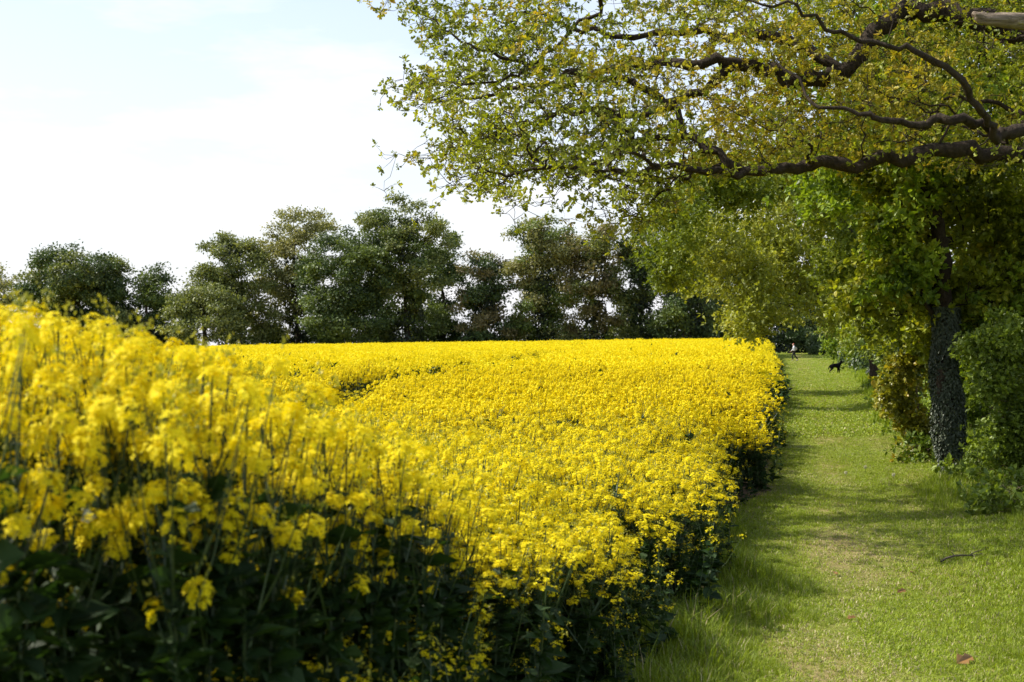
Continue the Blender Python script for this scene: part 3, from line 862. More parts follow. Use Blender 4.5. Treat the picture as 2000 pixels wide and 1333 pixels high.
# ------------------------------------------------------------------ trees behind the field
YB = 166.0
def bt(cx, top, hw, leafm, seed, d=YB, low=600, label='', dens=1.0, ivy=None, name='tree', leafm2=None, flat=0.0, trunk_r=0.35, blobs_px=None):
    rng = np.random.default_rng(seed)
    base = at(cx, 700, d); base[2] = float(ground_z(base[0], d))
    blobs = []
    if blobs_px is None:
        blobs_px = []
        hgt = low - top
        blobs_px.append((cx, top + hw * 0.62, hw * 0.62, hw * 0.62))
        k = max(3, int(hgt / hw * 3.2))
        for i in range(k):
            t = (i + 0.5) / k
            yy_ = top + hw * 0.5 + (low - top - hw * 0.4) * t
            w = hw * (0.62 + 0.3 * math.sin(min(1, t * 1.3) * math.pi * 0.8)) * rng.uniform(0.75, 1.05)
            sx = (1 if i % 2 else -1) * rng.uniform(0.25, 0.62) * hw
            blobs_px.append((cx + sx, yy_, w * 0.52, w * rng.uniform(0.30, 0.42)))
        blobs_px.append((cx, (low + 655) / 2, hw * 0.8, (655 - low) / 2 + 14))
    for (bx, by, rx, rz) in blobs_px:
        c = at(bx, by, d + rng.uniform(-1.5, 1.5)); s = d / F
        blobs.append((c, (rx * s * 1.2, rx * s * 1.1, rz * s * 1.08)))
    area = sum(b[2] * b[3] for b in blobs_px) * (d / F) ** 2
    n = int(min(1700, area * 9.5 * dens))
    iv = None
    if ivy: iv = (base[2], at(0, ivy[0], d)[2], ivy[1] * d / F, 1500, 0.34, 'far_ivy')
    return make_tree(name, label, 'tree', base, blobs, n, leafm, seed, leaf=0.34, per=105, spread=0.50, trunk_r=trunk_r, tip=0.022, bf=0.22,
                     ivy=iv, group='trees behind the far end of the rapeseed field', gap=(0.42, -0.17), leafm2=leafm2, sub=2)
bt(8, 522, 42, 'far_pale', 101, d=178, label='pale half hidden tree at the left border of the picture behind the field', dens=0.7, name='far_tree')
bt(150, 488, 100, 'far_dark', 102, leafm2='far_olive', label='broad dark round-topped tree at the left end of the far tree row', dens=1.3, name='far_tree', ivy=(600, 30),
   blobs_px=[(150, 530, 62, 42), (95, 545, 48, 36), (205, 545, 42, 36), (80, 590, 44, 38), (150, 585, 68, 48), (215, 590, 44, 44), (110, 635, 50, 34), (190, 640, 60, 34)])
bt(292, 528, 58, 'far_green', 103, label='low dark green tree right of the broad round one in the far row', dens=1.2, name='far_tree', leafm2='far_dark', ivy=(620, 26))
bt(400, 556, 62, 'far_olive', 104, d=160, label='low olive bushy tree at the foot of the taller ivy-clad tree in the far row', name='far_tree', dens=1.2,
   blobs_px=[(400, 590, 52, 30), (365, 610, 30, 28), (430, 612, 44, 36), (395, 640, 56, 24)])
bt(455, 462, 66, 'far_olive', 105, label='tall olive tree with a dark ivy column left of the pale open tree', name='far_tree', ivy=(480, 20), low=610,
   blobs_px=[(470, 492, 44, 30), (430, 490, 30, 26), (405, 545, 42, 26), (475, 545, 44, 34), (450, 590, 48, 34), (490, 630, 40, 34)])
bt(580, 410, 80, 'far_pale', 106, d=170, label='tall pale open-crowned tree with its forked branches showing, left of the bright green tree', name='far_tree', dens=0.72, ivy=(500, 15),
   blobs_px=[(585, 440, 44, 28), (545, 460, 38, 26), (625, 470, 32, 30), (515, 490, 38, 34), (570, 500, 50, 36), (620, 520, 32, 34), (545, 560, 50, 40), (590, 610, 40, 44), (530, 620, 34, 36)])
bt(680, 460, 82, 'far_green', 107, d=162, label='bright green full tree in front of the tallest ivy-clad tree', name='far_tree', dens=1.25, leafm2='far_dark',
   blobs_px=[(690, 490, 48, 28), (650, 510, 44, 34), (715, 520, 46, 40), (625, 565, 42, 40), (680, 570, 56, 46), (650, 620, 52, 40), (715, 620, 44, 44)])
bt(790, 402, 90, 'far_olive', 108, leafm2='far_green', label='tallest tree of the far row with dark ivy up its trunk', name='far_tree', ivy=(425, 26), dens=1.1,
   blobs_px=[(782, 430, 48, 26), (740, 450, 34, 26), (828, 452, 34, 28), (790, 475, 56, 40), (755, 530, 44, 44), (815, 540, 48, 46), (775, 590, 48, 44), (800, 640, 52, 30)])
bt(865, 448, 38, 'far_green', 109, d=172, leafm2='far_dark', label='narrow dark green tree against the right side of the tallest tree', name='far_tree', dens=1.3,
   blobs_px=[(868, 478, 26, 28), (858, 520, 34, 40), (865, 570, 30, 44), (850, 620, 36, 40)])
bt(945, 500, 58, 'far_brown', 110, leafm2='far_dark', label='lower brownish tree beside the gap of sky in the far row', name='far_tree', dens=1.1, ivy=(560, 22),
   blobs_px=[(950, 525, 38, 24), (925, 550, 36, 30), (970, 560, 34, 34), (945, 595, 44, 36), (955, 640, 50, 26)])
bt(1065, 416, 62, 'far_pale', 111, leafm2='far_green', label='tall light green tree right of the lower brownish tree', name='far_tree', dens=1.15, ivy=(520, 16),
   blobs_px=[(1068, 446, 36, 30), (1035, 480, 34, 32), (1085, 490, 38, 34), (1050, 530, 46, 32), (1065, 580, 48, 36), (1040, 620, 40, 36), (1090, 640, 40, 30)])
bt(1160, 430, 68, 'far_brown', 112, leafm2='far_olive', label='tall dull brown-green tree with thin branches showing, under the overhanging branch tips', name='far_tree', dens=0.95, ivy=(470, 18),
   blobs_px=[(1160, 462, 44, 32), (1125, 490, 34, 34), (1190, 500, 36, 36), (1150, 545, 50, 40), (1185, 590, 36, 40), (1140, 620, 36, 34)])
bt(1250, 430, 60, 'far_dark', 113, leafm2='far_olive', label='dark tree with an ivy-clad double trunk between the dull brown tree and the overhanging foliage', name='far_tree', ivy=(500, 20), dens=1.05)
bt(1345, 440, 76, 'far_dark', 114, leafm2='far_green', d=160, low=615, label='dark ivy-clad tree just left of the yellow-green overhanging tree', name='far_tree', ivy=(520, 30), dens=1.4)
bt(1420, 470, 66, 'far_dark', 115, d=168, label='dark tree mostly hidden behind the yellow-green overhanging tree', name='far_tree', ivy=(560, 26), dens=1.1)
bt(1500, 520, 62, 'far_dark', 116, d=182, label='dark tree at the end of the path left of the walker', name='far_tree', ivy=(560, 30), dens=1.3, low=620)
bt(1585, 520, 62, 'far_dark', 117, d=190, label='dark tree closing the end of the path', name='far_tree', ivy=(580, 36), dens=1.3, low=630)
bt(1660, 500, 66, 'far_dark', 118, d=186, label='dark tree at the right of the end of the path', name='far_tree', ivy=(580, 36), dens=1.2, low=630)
# scrub under the row
for i, (px, w) in enumerate([(60, 60), (230, 60), (330, 50), (530, 50), (620, 50), (735, 50), (840, 46), (905, 30), (1010, 44), (1120, 46), (1215, 44), (1290, 50), (1375, 56), (1450, 60), (1540, 60), (1620, 50)]):
    d = 172 if px < 1450 else 186
    c = at(px, 650, d); c[2] = float(ground_z(c[0], d)) + 1.6
    s = d / F
    sp = np.random.default_rng(300 + i)
    where = ['the broad round far tree at the left', 'the gap between the two leftmost dark far trees', 'the low dark green far tree', 'the tall olive far tree with the ivy column', 'the pale open far tree', 'the bright green far tree',
             'the tallest far tree', 'the sky gap in the middle of the far row', 'the lower brownish far tree', 'the light green far tree', 'the dull brown-green far tree', 'the far tree with a double ivy trunk', 'the last visible far tree',
             'the boughs of the yellow-green tree', 'the first dark tree behind the walker', 'the dark tree closing the path'][i]
    make_tree('shrub', 'dark undergrowth bush under ' + where, 'shrub', (c[0], c[1], float(ground_z(c[0], d))),
              [((c[0] + sp.uniform(-1, 1), c[1], c[2] + sp.uniform(-.3, .3)), (w * s * 0.85, w * s * 0.6, 2.1)), ((c[0] + w * s * 0.5, c[1], c[2] - 0.5), (w * s * .5, w * s * .4, 1.0))],
              190, 'far_dark', 300 + i, leaf=0.36, per=40, spread=0.38, trunk_r=0.06, tip=0.015, group='undergrowth below the far tree row', sub=1, gap=(0.9, -0.15))

# ------------------------------------------------------------------ trees and shrubs of the hedge on the right
def gz(x, y): return float(ground_z(x, y))
def B(px, py, d, rx, rz, ry=None):
    """ellipsoid seen at a pixel, radii in photograph pixels"""
    s = d / F
    return (at(px, py, d), (rx * s, (ry if ry else rx * s), rz * s))

# yellow-green tree leaning over the crop
d = 50.0
b = at(1716, 664, d); b[2] = gz(b[0], d)
tp = [b - [0, 0, .3], at(1712, 690, d), at(1700, 610, d), at(1668, 552, d), at(1648, 500, d), at(1640, 440, d), at(1600, 380, d)]
make_tree('maple_tree', 'yellow-green tree leaning left over the crop edge with low drooping boughs', 'tree', b,
          [B(1390, 470, 47, 60, 60, 2.0), B(1480, 440, 50, 80, 70, 2.6), B(1440, 540, 48, 90, 50, 2.4), B(1560, 520, 50, 80, 70, 2.6), B(1500, 600, 48, 70, 40, 2.2),
           B(1450, 625, 47, 48, 26, 1.6), B(1590, 600, 51, 50, 36, 2.0), B(1600, 430, 52, 80, 70, 2.6), B(1650, 350, 53, 90, 70, 2.6), B(1540, 370, 51, 70, 50, 2.4)],
          2600, 'maple_leaf', 201, leaf=0.14, per=40, spread=0.22, tip=0.008, bf=0.3, bark='bark', gap=(0.8, -0.14), trunk_pts=tp, trunk_rr=[.30, .26, .22, .18, .15, .11, .07], shell=0.4, up=1.2)
# bright green tree in front of it
d = 40.0
b = at(1748, 664, d); b[2] = gz(b[0], d)
tp = [b - [0, 0, .3], at(1745, 720, d), at(1738, 620, d), at(1700, 520, d), at(1640, 430, d), at(1560, 380, d), at(1450, 350, d)]
make_tree('lime_green_tree', 'bright green tree hanging in front of the far row, above the yellow-green one', 'tree', b,
          [B(1330, 400, 37, 54, 40, 1.6), B(1310, 460, 37, 30, 50, 1.2), B(1320, 530, 37, 32, 34, 1.0), B(1420, 370, 38, 80, 40, 2.0), B(1530, 350, 39, 80, 50, 2.2),
           B(1640, 400, 40, 70, 80, 2.0), B(1660, 520, 40, 60, 60, 1.8), B(1700, 620, 40, 50, 50, 1.5), B(1370, 345, 38, 60, 26, 1.6)],
          2000, 'lime_leaf', 202, leaf=0.12, per=36, spread=0.17, tip=0.006, bf=0.3, bark='bark', gap=(0.9, -0.14), trunk_pts=tp, trunk_rr=[.20, .17, .15, .13, .10, .07, .04], shell=0.4, up=1.0,
          ivy=(b[2], at(0, 640, d)[2], 0.24, 1500, 0.10, 'ivy'))
# ivy-clad trunk with the big green crown
d = 17.6
b = at(1862, 664, d); b[2] = gz(b[0], d)
tp = [b - [0, 0, .2], at(1862, 900, d), at(1850, 800, d), at(1845, 700, d), at(1846, 600, d), at(1836, 480, d), at(1810, 380, d), at(1780, 300, d)]
make_tree('ivy_clad_tree', 'nearest tree beside the path, its trunk covered in silvery ivy', 'tree', b,
          [B(1750, 400, 17.5, 70, 80, .8), B(1850, 380, 18, 90, 90, 1.0), B(1960, 420, 18.5, 90, 120, 1.0), B(1720, 500, 17.8, 55, 70, .7), B(1800, 540, 18, 90, 80, .9), B(1900, 560, 18.3, 90, 80, 1.0),
           B(1730, 600, 18, 50, 50, .7), B(1990, 560, 18.5, 60, 80, .9), B(1820, 640, 19.5, 60, 40, .6), B(1700, 560, 17.5, 30, 40, .6), B(1760, 320, 17.6, 70, 36, .8), B(1960, 640, 19, 70, 50, .8), B(1770, 640, 19.5, 45, 40, .6), B(1730, 660, 20.5, 34, 30, .5), B(2080, 500, 19, 90, 200, 1)],
          2200, 'green_leaf', 203, leaf=0.078, per=38, spread=0.085, tip=0.0035, bf=0.3, bark='bark', gap=(1.6, -0.20), trunk_pts=tp, trunk_rr=[.15, .125, .11, .105, .10, .09, .08, .05], shell=0.35, tmpl=T_BROAD,
          leafm2='oak_leaf', up=0.8, ivy=(b[2], at(0, 600, d)[2], 0.155, 12000, 0.036, 'ivy'))
b = at(1990, 664, 25.0); b[2] = gz(b[0], 25.0)
make_tree('dense_green_tree', 'tall dense green tree filling the upper right behind the limbs of the oak', 'tree', b,
          [B(1980 + dx, py, 25 + (i % 3), 130, 90, 1.9) for i, (dx, py) in enumerate([(-190, 250), (-60, 230), (90, 240), (-230, 120), (-90, 100), (60, 110), (-150, -20), (20, -30), (-60, -160), (80, -140), (-120, 380), (30, 400), (120, 520), (-330, 190), (-330, 320), (160, 330)])],
          2200, 'green_leaf', 210, leaf=0.12, per=40, spread=0.17, trunk_r=0.28, tip=0.007, bark='bark', gap=(0.9, -0.25), leafm2='lime_leaf', tmpl=T_BROAD,
          ivy=(b[2], b[2] + 5, .34, 4000, .08, 'ivy'))
# further hedge trees, each with its ivy
hedge_trees = [(1752, 30.0, 'slim ivy-clad tree behind the golden ivy, second trunk from the right', 'green_leaf', 401),
               (1712, 58.0, 'ivy-clad tree beside the dog, darker than its neighbours', 'green_leaf', 402),
               (1690, 74.0, 'hedge tree with bright green ivy standing just beyond the dog', 'lime_leaf', 403),
               (1672, 95.0, 'pale green ivy-clad tree right of the walker', 'lime_leaf', 404),
               (1648, 125.0, 'furthest ivy-clad tree of the hedge, near the end of the path', 'green_leaf', 405)]
for px, d, lab, lf, sd_ in hedge_trees:
    b = at(px, 664, d); b[2] = gz(b[0], d)
    s = d / F
    top = 330 if d < 40 else (420 if d < 80 else 500)
    rg2 = np.random.default_rng(sd_)
    bl = []
    for i in range(9):
        py = 640 - (640 - top) * i / 8.0
        bl.append(B(px + rg2.uniform(-20, 40) + (40 if d < 60 else 20), py, d + rg2.uniform(-1, 1), 62 if d < 90 else 45, 42, 1.6))
    make_tree('hedge_tree', lab, 'tree', b, bl, 620, lf, sd_, leaf=0.085 + d * 0.0013, per=24, spread=0.12 + d * 0.002, trunk_r=0.11, tip=0.006, bark='bark', gap=(1.0, -0.2),
              group='ivy-clad trees along the hedge', leafm2='green_leaf', ivy=(b[2], b[2] + (2.2 if d < 40 else 4.6), 0.20 if d < 40 else 0.42, 2600, 0.05 + d * 0.0016, 'ivy' if d in (30.0, 58.0) else 'ivy_green'))

# shrubs
def shrub(name, label, px, py_top, d, w, lf, seed, n=420, leaf=0.05, per=26, spread=0.07, lf2=None, depth=None, py0=None, group=None):
    s = d / F
    x = (px - 1000) / F * d; z0 = gz(x, d)
    ztop = H - (py_top - HY) * s
    rg2 = np.random.default_rng(seed)
    bl = []
    k = 7
    for i in range(k):
        t = (i + 0.5) / k
        rx = w * s * (0.55 + 0.25 * math.sin(t * 3)) * rg2.uniform(0.7, 1.25)
        bl.append(((x + rg2.uniform(-.5, .5) * w * s, d + rg2.uniform(-.3, .3), z0 + 0.1 + (ztop - z0 - 0.15) * t), (rx * 0.75, (depth or rx * 0.8), (ztop - z0) / k * 1.25)))
    return make_tree(name, label, 'shrub', (x, d, z0), bl, n, lf, seed, leaf=leaf, per=per, spread=spread, trunk_r=0.04, tip=0.003, bark='twig', gap=(1.7 if d < 40 else 0.7, -0.17), leafm2=lf2, min_z=z0 + 0.05, up=0.7,
                     tmpl=T_BROAD, group=group, sub=2)
shrub('hawthorn_shrub', 'dense bright green hawthorn at the right border, beside the silvery ivy trunk', 1975, 610, 15.8, 95, 'hawthorn', 501, n=1700, leaf=0.05, per=30, spread=0.06)
shrub('hawthorn_shrub', 'taller green bush in the hedge behind the bright green hawthorn', 2030, 560, 18.0, 120, 'green_leaf', 502, n=900, leaf=0.06, spread=0.09)
shrub('golden_ivy_shrub', 'golden and orange leaved ivy bush left of the silvery ivy trunk', 1792, 660, 20.5, 34, 'ivy_gold', 503, n=520, leaf=0.07, spread=0.07, lf2='ivy_green')
shrub('hedge_shrub', 'green bush just behind the silvery ivy trunk, right of the golden ivy', 1850, 560, 23.0, 60, 'hawthorn', 504, n=900, leaf=0.06, spread=0.08, lf2='green_leaf')
shrub('hedge_shrub', 'pale leaved bush left of the golden ivy', 1760, 610, 30.0, 40, 'ivy_green', 505, n=700, leaf=0.08, spread=0.10)
shrub('hedge_shrub', 'yellow-green bush in the hedge to the right of the dog', 1740, 590, 43.0, 40, 'lime_leaf', 506, n=700, leaf=0.10, spread=0.14)
shrub('hedge_shrub', 'bush in the hedge next beyond the dog', 1706, 580, 66.0, 36, 'ivy_green', 507, n=600, leaf=0.13, spread=0.2)
shrub('hedge_shrub', 'light green bush of the hedge level with the walker but nearer', 1684, 570, 88.0, 34, 'hawthorn', 508, n=600, leaf=0.16, spread=0.25)
shrub('hedge_shrub', 'furthest bush of the hedge right of the walker', 1660, 580, 118.0, 32, 'lime_leaf', 509, n=600, leaf=0.2, spread=0.3)
shrub('hedge_shrub', 'dark bush deep in the hedge behind the bright green hawthorn', 1920, 600, 24.0, 70, 'green_leaf', 510, n=600, leaf=0.08, spread=0.12)
shrub('hedge_shrub', 'dark bush narrowing the far end of the path right of the walker', 1632, 600, 148.0, 28, 'green_leaf', 511, n=420, leaf=0.24, spread=0.35)
shrub('hedge_shrub', 'low dark bush at the very end of the path', 1602, 655, 168.0, 26, 'far_dark', 512, n=300, leaf=0.26, spread=0.35)
for i, (px, d) in enumerate([(1935, 16.6), (1815, 20.0), (1782, 26.0), (1750, 34.0), (1722, 47.0), (1985, 13.6)]):
    x = (px - 1000) / F * d
    s = 0.45
    wl_ = ['at the foot of the silvery ivy trunk', 'left of the foot of the silvery ivy trunk', 'below the golden ivy', 'below the pale bush left of the golden ivy', 'below the yellow-green hedge bush near the dog', 'in front of the bright green hawthorn'][i]
    make_tree('nettle_clump', 'low leafy weed clump ' + wl_, 'weed', (x, d, gz(x, d)), [((x, d, gz(x, d) + .15), (.5, .5, .22)), ((x + .4, d + .3, gz(x, d) + .2), (.4, .4, .26))],
              150, 'hawthorn', 600 + i, leaf=0.05 + d * 0.001, per=16, spread=0.08, trunk_r=0.008, tip=0.0015, bark='twig', group='weed clumps along the foot of the hedge', tmpl=T_BROAD, sub=1)

# ------------------------------------------------------------------ the big oak reaching in from the right
ok = np.random.default_rng(77)
Ps, pars, rrs = [], [], []
def limb(pts, r0, r1, parent=-1):
    """pts in (px, py, d); returns the indices of its nodes"""
    ids = []
    n = len(pts)
    for i, (a, b_, c) in enumerate(pts):
        Ps.append(at(a, b_, c)); pars.append(parent if i == 0 else len(Ps) - 2)
        rrs.append(r0 + (r1 - r0) * i / max(1, n - 1)); ids.append(len(Ps) - 1)
    return ids
ob = at(2250, 664, 14.5); ob[2] = gz(ob[0], 14.5)
pyg = HY + (H - ob[2]) * F / 14.5
tr_ = limb([(2250, pyg + 40, 14.5), (2245, 800, 14.5), (2235, 600, 14.5), (2220, 420, 14.5), (2200, 300, 14.5), (2160, 150, 14.5), (2120, 0, 14.6), (2040, -160, 14.8), (1980, -360, 15)], .48, .22)
# lowest great limb across to the left
l1 = limb([(2080, 300, 14.3), (1960, 296, 14.2), (1830, 296, 14.2), (1700, 300, 14.2), (1600, 312, 14.2), (1530, 334, 14.2), (1455, 322, 14.3), (1395, 290, 14.4), (1320, 272, 14.6), (1245, 280, 14.9), (1180, 302, 15.2), (1110, 312, 15.4), (1040, 345, 15.5)], .115, .016, tr_[4])
l2 = limb([(1350, 312, 14.2), (1290, 308, 14.0), (1215, 320, 13.8), (1150, 345, 13.7), (1085, 356, 13.6), (1010, 352, 13.5), (950, 350, 13.4), (900, 351, 13.4)], .045, .007, l1[6])
l3 = limb([(1400, 330, 14.4), (1340, 355, 14.6), (1285, 380, 14.8), (1245, 412, 14.9), (1200, 436, 15.0), (1185, 438, 15)], .028, .005, l1[6])
# grey bent limb and the long diagonal one
l4 = limb([(2110, 258, 13.2), (1990, 285, 13.0), (1960, 250, 13.0), (1880, 256, 12.9), (1830, 236, 12.8), (1790, 250, 12.8), (1730, 232, 12.8), (1660, 226, 12.9), (1600, 205, 13.0), (1540, 120, 13.2)], .085, .012, tr_[4])
l5 = limb([(1965, 272, 12.9), (1930, 228, 12.7), (1880, 165, 12.5), (1800, 108, 12.4), (1720, 70, 12.3), (1640, 52, 12.2), (1560, 14, 12.2), (1480, -10, 12.3)], .052, .013, l4[1])
# upper limbs
l6 = limb([(2040, 60, 15.4), (1900, 20, 15.6), (1800, 8, 15.8), (1740, 40, 15.8), (1690, 110, 15.8), (1640, 128, 15.8), (1560, 170, 15.8), (1500, 150, 15.8), (1440, 130, 15.8), (1350, 128, 15.8), (1260, 126, 16.0), (1180, 128, 16.2), (1090, 160, 16.4), (1010, 176, 16.6), (930, 190, 16.8), (860, 200, 17)], .17, .012, tr_[6])
l7 = limb([(1380, 165, 15.6), (1290, 185, 15.4), (1230, 160, 15.3), (1150, 155, 15.2), (1070, 145, 15.2), (990, 120, 15.3), (920, 80, 15.4), (850, 60, 15.5), (800, 22, 15.5)], .06, .006, l6[8])
l8 = limb([(1480, 60, 16.2), (1400, 60, 16.3), (1300, 66, 16.4), (1210, 76, 16.3), (1120, 40, 16.2), (1040, 20, 16.1), (960, 30, 16)], .07, .012, l6[5])
l9 = limb([(1330, 215, 14.8), (1260, 225, 14.8), (1170, 218, 14.8), (1080, 238, 14.8), (1000, 250, 14.8), (940, 262, 14.8), (890, 300, 14.9), (830, 306, 15)], .05, .006, l1[8])
l10 = limb([(1900, -80, 14.0), (1760, -120, 13.8), (1600, -100, 13.6), (1450, -80, 13.8), (1300, -60, 14), (1150, -60, 14.2), (1020, -40, 14.4), (930, -20, 14.5)], .13, .02, tr_[6])
l11 = limb([(1600, -180, 15.5), (1400, -230, 15.5), (1200, -240, 15.5), (1040, -200, 15.5)], .11, .03, tr_[7])
l12 = limb([(1180, 20, 15.0), (1110, 75, 15.0), (1040, 110, 15), (980, 150, 15), (900, 175, 15), (850, 185, 15), (800, 180, 15)], .03, .005, l10[5])
poly = [(1290, 430), (1240, 425), (1190, 350), (1130, 345), (1080, 356), (1010, 352), (985, 400), (950, 375), (900, 330), (830, 310), (815, 285), (870, 260), (850, 215), (790, 190), (800, 150), (855, 150), (865, 95), (785, 25),
        (800, -10), (900, -40), (960, -320), (1400, -520), (2300, -520), (2500, 100), (2400, 420), (2050, 330), (1700, 330), (1420, 350), (1340, 380)]
N0 = 8200
px = ok.uniform(780, 2500, N0); py = ok.uniform(-520, 440, N0)
k = in_poly(px, py, poly); px, py = px[k], py[k]
keep = (py > -30) | (ok.uniform(size=len(px)) < 0.12)
keep &= ~((px > 1700) & (py > -30) & (ok.uniform(size=len(px)) < 0.15))
px, py = px[keep], py[keep]
dd = ok.uniform(12.0, 18.5, len(px)) + 1.6 * sm(px, 1150, 1500) * (py > -60)
T = np.stack([(px - 1000) / F * dd, dd, H - (py - HY) / F * dd], 1)
nv = vnoise(T, 1.5, 4.2) + 0.5 * vnoise(T, 4.0, 1.0)
T = T[nv > -0.10 - 0.14 * sm(T[:, 0], 1.0, 3.0)]
# more shoots close round the thin outer limbs
outer = np.array([Ps[i] for i in l2[3:] + l3[1:] + l9[2:] + l12[2:] + l7[4:] + l6[11:] + l1[8:]])
ex = np.repeat(outer, 9, 0) + ok.normal(size=(len(outer) * 9, 3)) * [0.22, 0.25, 0.14] + [0, 0, 0.06]
T = np.concatenate([T, ex])
px = ok.uniform(1380, 2450, 2300); py = ok.uniform(-90, 310, 2300); dd = ok.uniform(15.4, 20.0, 2300)
T2 = np.stack([(px - 1000) / F * dd, dd, H - (py - HY) / F * dd], 1)
T2 = T2[vnoise(T2, 1.2, 9.0) > -0.12]
T = np.concatenate([T, T2])
for i_ in range(len(rrs)):
    if i_ >= 9:
        rrs[i_] *= 0.74
        Ps[i_] = Ps[i_] + ok.normal(size=3) * 0.05
P, par = grow(Ps, pars, T, 0.22)
r, cnt, has = radii(P, par, 0.0042, 0.5, pre=rrs)
root = empty('oak_tree', ob)
tag(root, 'great oak with golden young leaves whose long limbs reach in across the top', 'tree')
link('trunk', branches_mesh('trunk', P, par, r, cnt, ok, M['bark'], wob=0.20, sides=(12, 6, 4), sub=4), root)
C = P[len(Ps):]
pxx = 1000 + C[:, 0] / C[:, 1] * F; pyy = HY - (C[:, 2] - H) / C[:, 1] * F
per = 26
v, f, R_, A_ = sprays(C, 4, 0.105, 8, 0.052, ok, 0.4, T_LOBED, squash=0.65)
per = 32
tv, tf = twigs_geo(A_, R_, 0.0035, ok)
link('twigs', np_mesh('twigs', tv, [tf], [M['bark']]), root)
gold = vnoise(C, 0.55, 8) + 0.35 * sm(C[:, 0], 1.0, 3.2) * (1 - sm(C[:, 0], 4.0, 6.0)) + ok.normal(size=len(C)) * 0.12 > 0.33
pf = np.repeat(np.repeat(gold, per), 2)
link('crown', np_mesh('crown', v, [f], [M['oak_leaf'], M['oak_gold']], midx=pf.astype(int)), root)
# barkless broken limb
V, Fq = [], []
bp = np.array([at(1905, 30, 12.6), at(1925, 38, 12.6), at(1960, 40, 12.6), at(2010, 42, 12.7), at(2090, 50, 13), at(2190, 120, 14.4)])
bp = np.array([bp[0] + (bp[1] - bp[0]) * t for t in (0, .12, .3, .6)] + list(bp[1:]))
tube_geo(bp, np.array([.012, .040, .046, .052, .058, .066, .075, .09, .12]), 12, V, Fq, 0)
V[0] = V[0] + ok.normal(size=V[0].shape) * 0.0035 + (V[0][:, 2:3] > bp[0, 2]) * (np.arange(len(V[0])) < 24)[:, None] * np.array([[-0.035, 0, 0.004]])
cap = np.arange(12)[None, ::-1]
link('broken_limb', np_mesh('broken_limb', V[0], [Fq[0], cap], [M['deadwood']], smooth=True), root)

# ------------------------------------------------------------------ walker and dog
def simple_mat(name, c, rough=0.8):
    m, n, l, out = mat_new(name)
    p = n.new('ShaderNodeBsdfPrincipled'); p.inputs['Roughness'].default_value = rough
    no = n.new('ShaderNodeTexNoise'); no.inputs['Scale'].default_value = 30
    mx = n.new('ShaderNodeMixRGB'); mx.inputs['Color1'].default_value = (*[v * 0.85 for v in c], 1); mx.inputs['Color2'].default_value = (*c, 1)
    l.new(no.outputs['Fac'], mx.inputs['Fac']); l.new(mx.outputs['Color'], p.inputs['Base Color'])
    l.new(p.outputs['BSDF'], out.inputs['Surface'])
    return m
def skin(name, verts, edges_, rads, mat, parent, rootv=0, sub=2):
    me = bpy.data.meshes.new(name)
    me.from_pydata([tuple(v) for v in verts], edges_, [])
    me.materials.append(mat)
    o = bpy.data.objects.new(name, me); COL.objects.link(o)
    if parent: o.parent = parent
    o.modifiers.new('skin', 'SKIN')
    if not me.skin_vertices: me.skin_vertices.new()
    for i, r_ in enumerate(rads):
        me.skin_vertices[0].data[i].radius = r_ if isinstance(r_, tuple) else (r_, r_)
        me.skin_vertices[0].data[i].use_root = (i == rootv)
    s_ = o.modifiers.new('sub', 'SUBSURF'); s_.levels = sub; s_.render_levels = sub
    dg = bpy.context.evaluated_depsgraph_get()
    ev = o.evaluated_get(dg)
    me2 = bpy.data.meshes.new_from_object(ev)
    o.modifiers.clear(); o.data = me2
    me2.polygons.foreach_set('use_smooth', np.ones(len(me2.polygons), bool))
    if not me2.materials: me2.materials.append(mat)
    return o
MS = simple_mat('skin', (0.55, 0.33, 0.24), 0.6)
# local frame: walks towards +X, z up, y to the left
pd = 142.0
pp = at(1551, 706, pd); pz = gz(pp[0], pd)
person = empty('person', (pp[0], pd, pz))
person.rotation_euler = (0, 0, rad(168))
tag(person, 'walker in white top and dark trousers striding left at the far end of the path', 'person')
vb = [(0, 0, .95), (0, 0, 1.12), (.02, 0, 1.32), (.03, 0, 1.46), (.05, 0, 1.53), (.07, 0, 1.60), (.08, 0, 1.68), (.075, 0, 1.74),      # 0-7 pelvis to crown
      (0, .10, .90), (.18, .10, .50), (.10, .10, .09), (.24, .10, .03),        # 8-11 front (left) leg, foot
      (0, -.10, .90), (-.10, -.10, .50), (-.38, -.10, .16), (-.28, -.10, .04),     # 12-15 rear leg
      (.02, .19, 1.42), (.10, .24, 1.16), (.30, .22, .98), (.36, .21, .95),        # 16-19 left arm forward
      (.02, -.19, 1.42), (-.10, -.24, 1.16), (.06, -.24, .94), (.10, -.24, .90)]   # 20-23 right arm back
eb = [(0, 1), (1, 2), (2, 3), (3, 4), (4, 5), (5, 6), (6, 7), (0, 8), (8, 9), (9, 10), (10, 11), (0, 12), (12, 13), (13, 14), (14, 15), (3, 16), (16, 17), (17, 18), (18, 19), (3, 20), (20, 21), (21, 22), (22, 23)]
rb = [(.10, .14), (.10, .13), (.11, .15), (.08, .10), .055, .075, .088, .05, .085, .058, .04, .03, .085, .058, .04, .03, .055, .042, .032, .035, .055, .042, .032, .035]
# fingers
for side, w, dxy in ((18, 19, 1), (22, 23, 1)):
    bx, by, bz = vb[w]
    for q, (fx, fy, fz) in enumerate([(.065, .022, -.045), (.075, .008, -.055), (.072, -.008, -.058), (.06, -.022, -.05), (.045, .035, -.01)]):
        vb.append((bx + fx, by + fy, bz + fz)); eb.append((w, len(vb) - 1)); rb.append(.009)
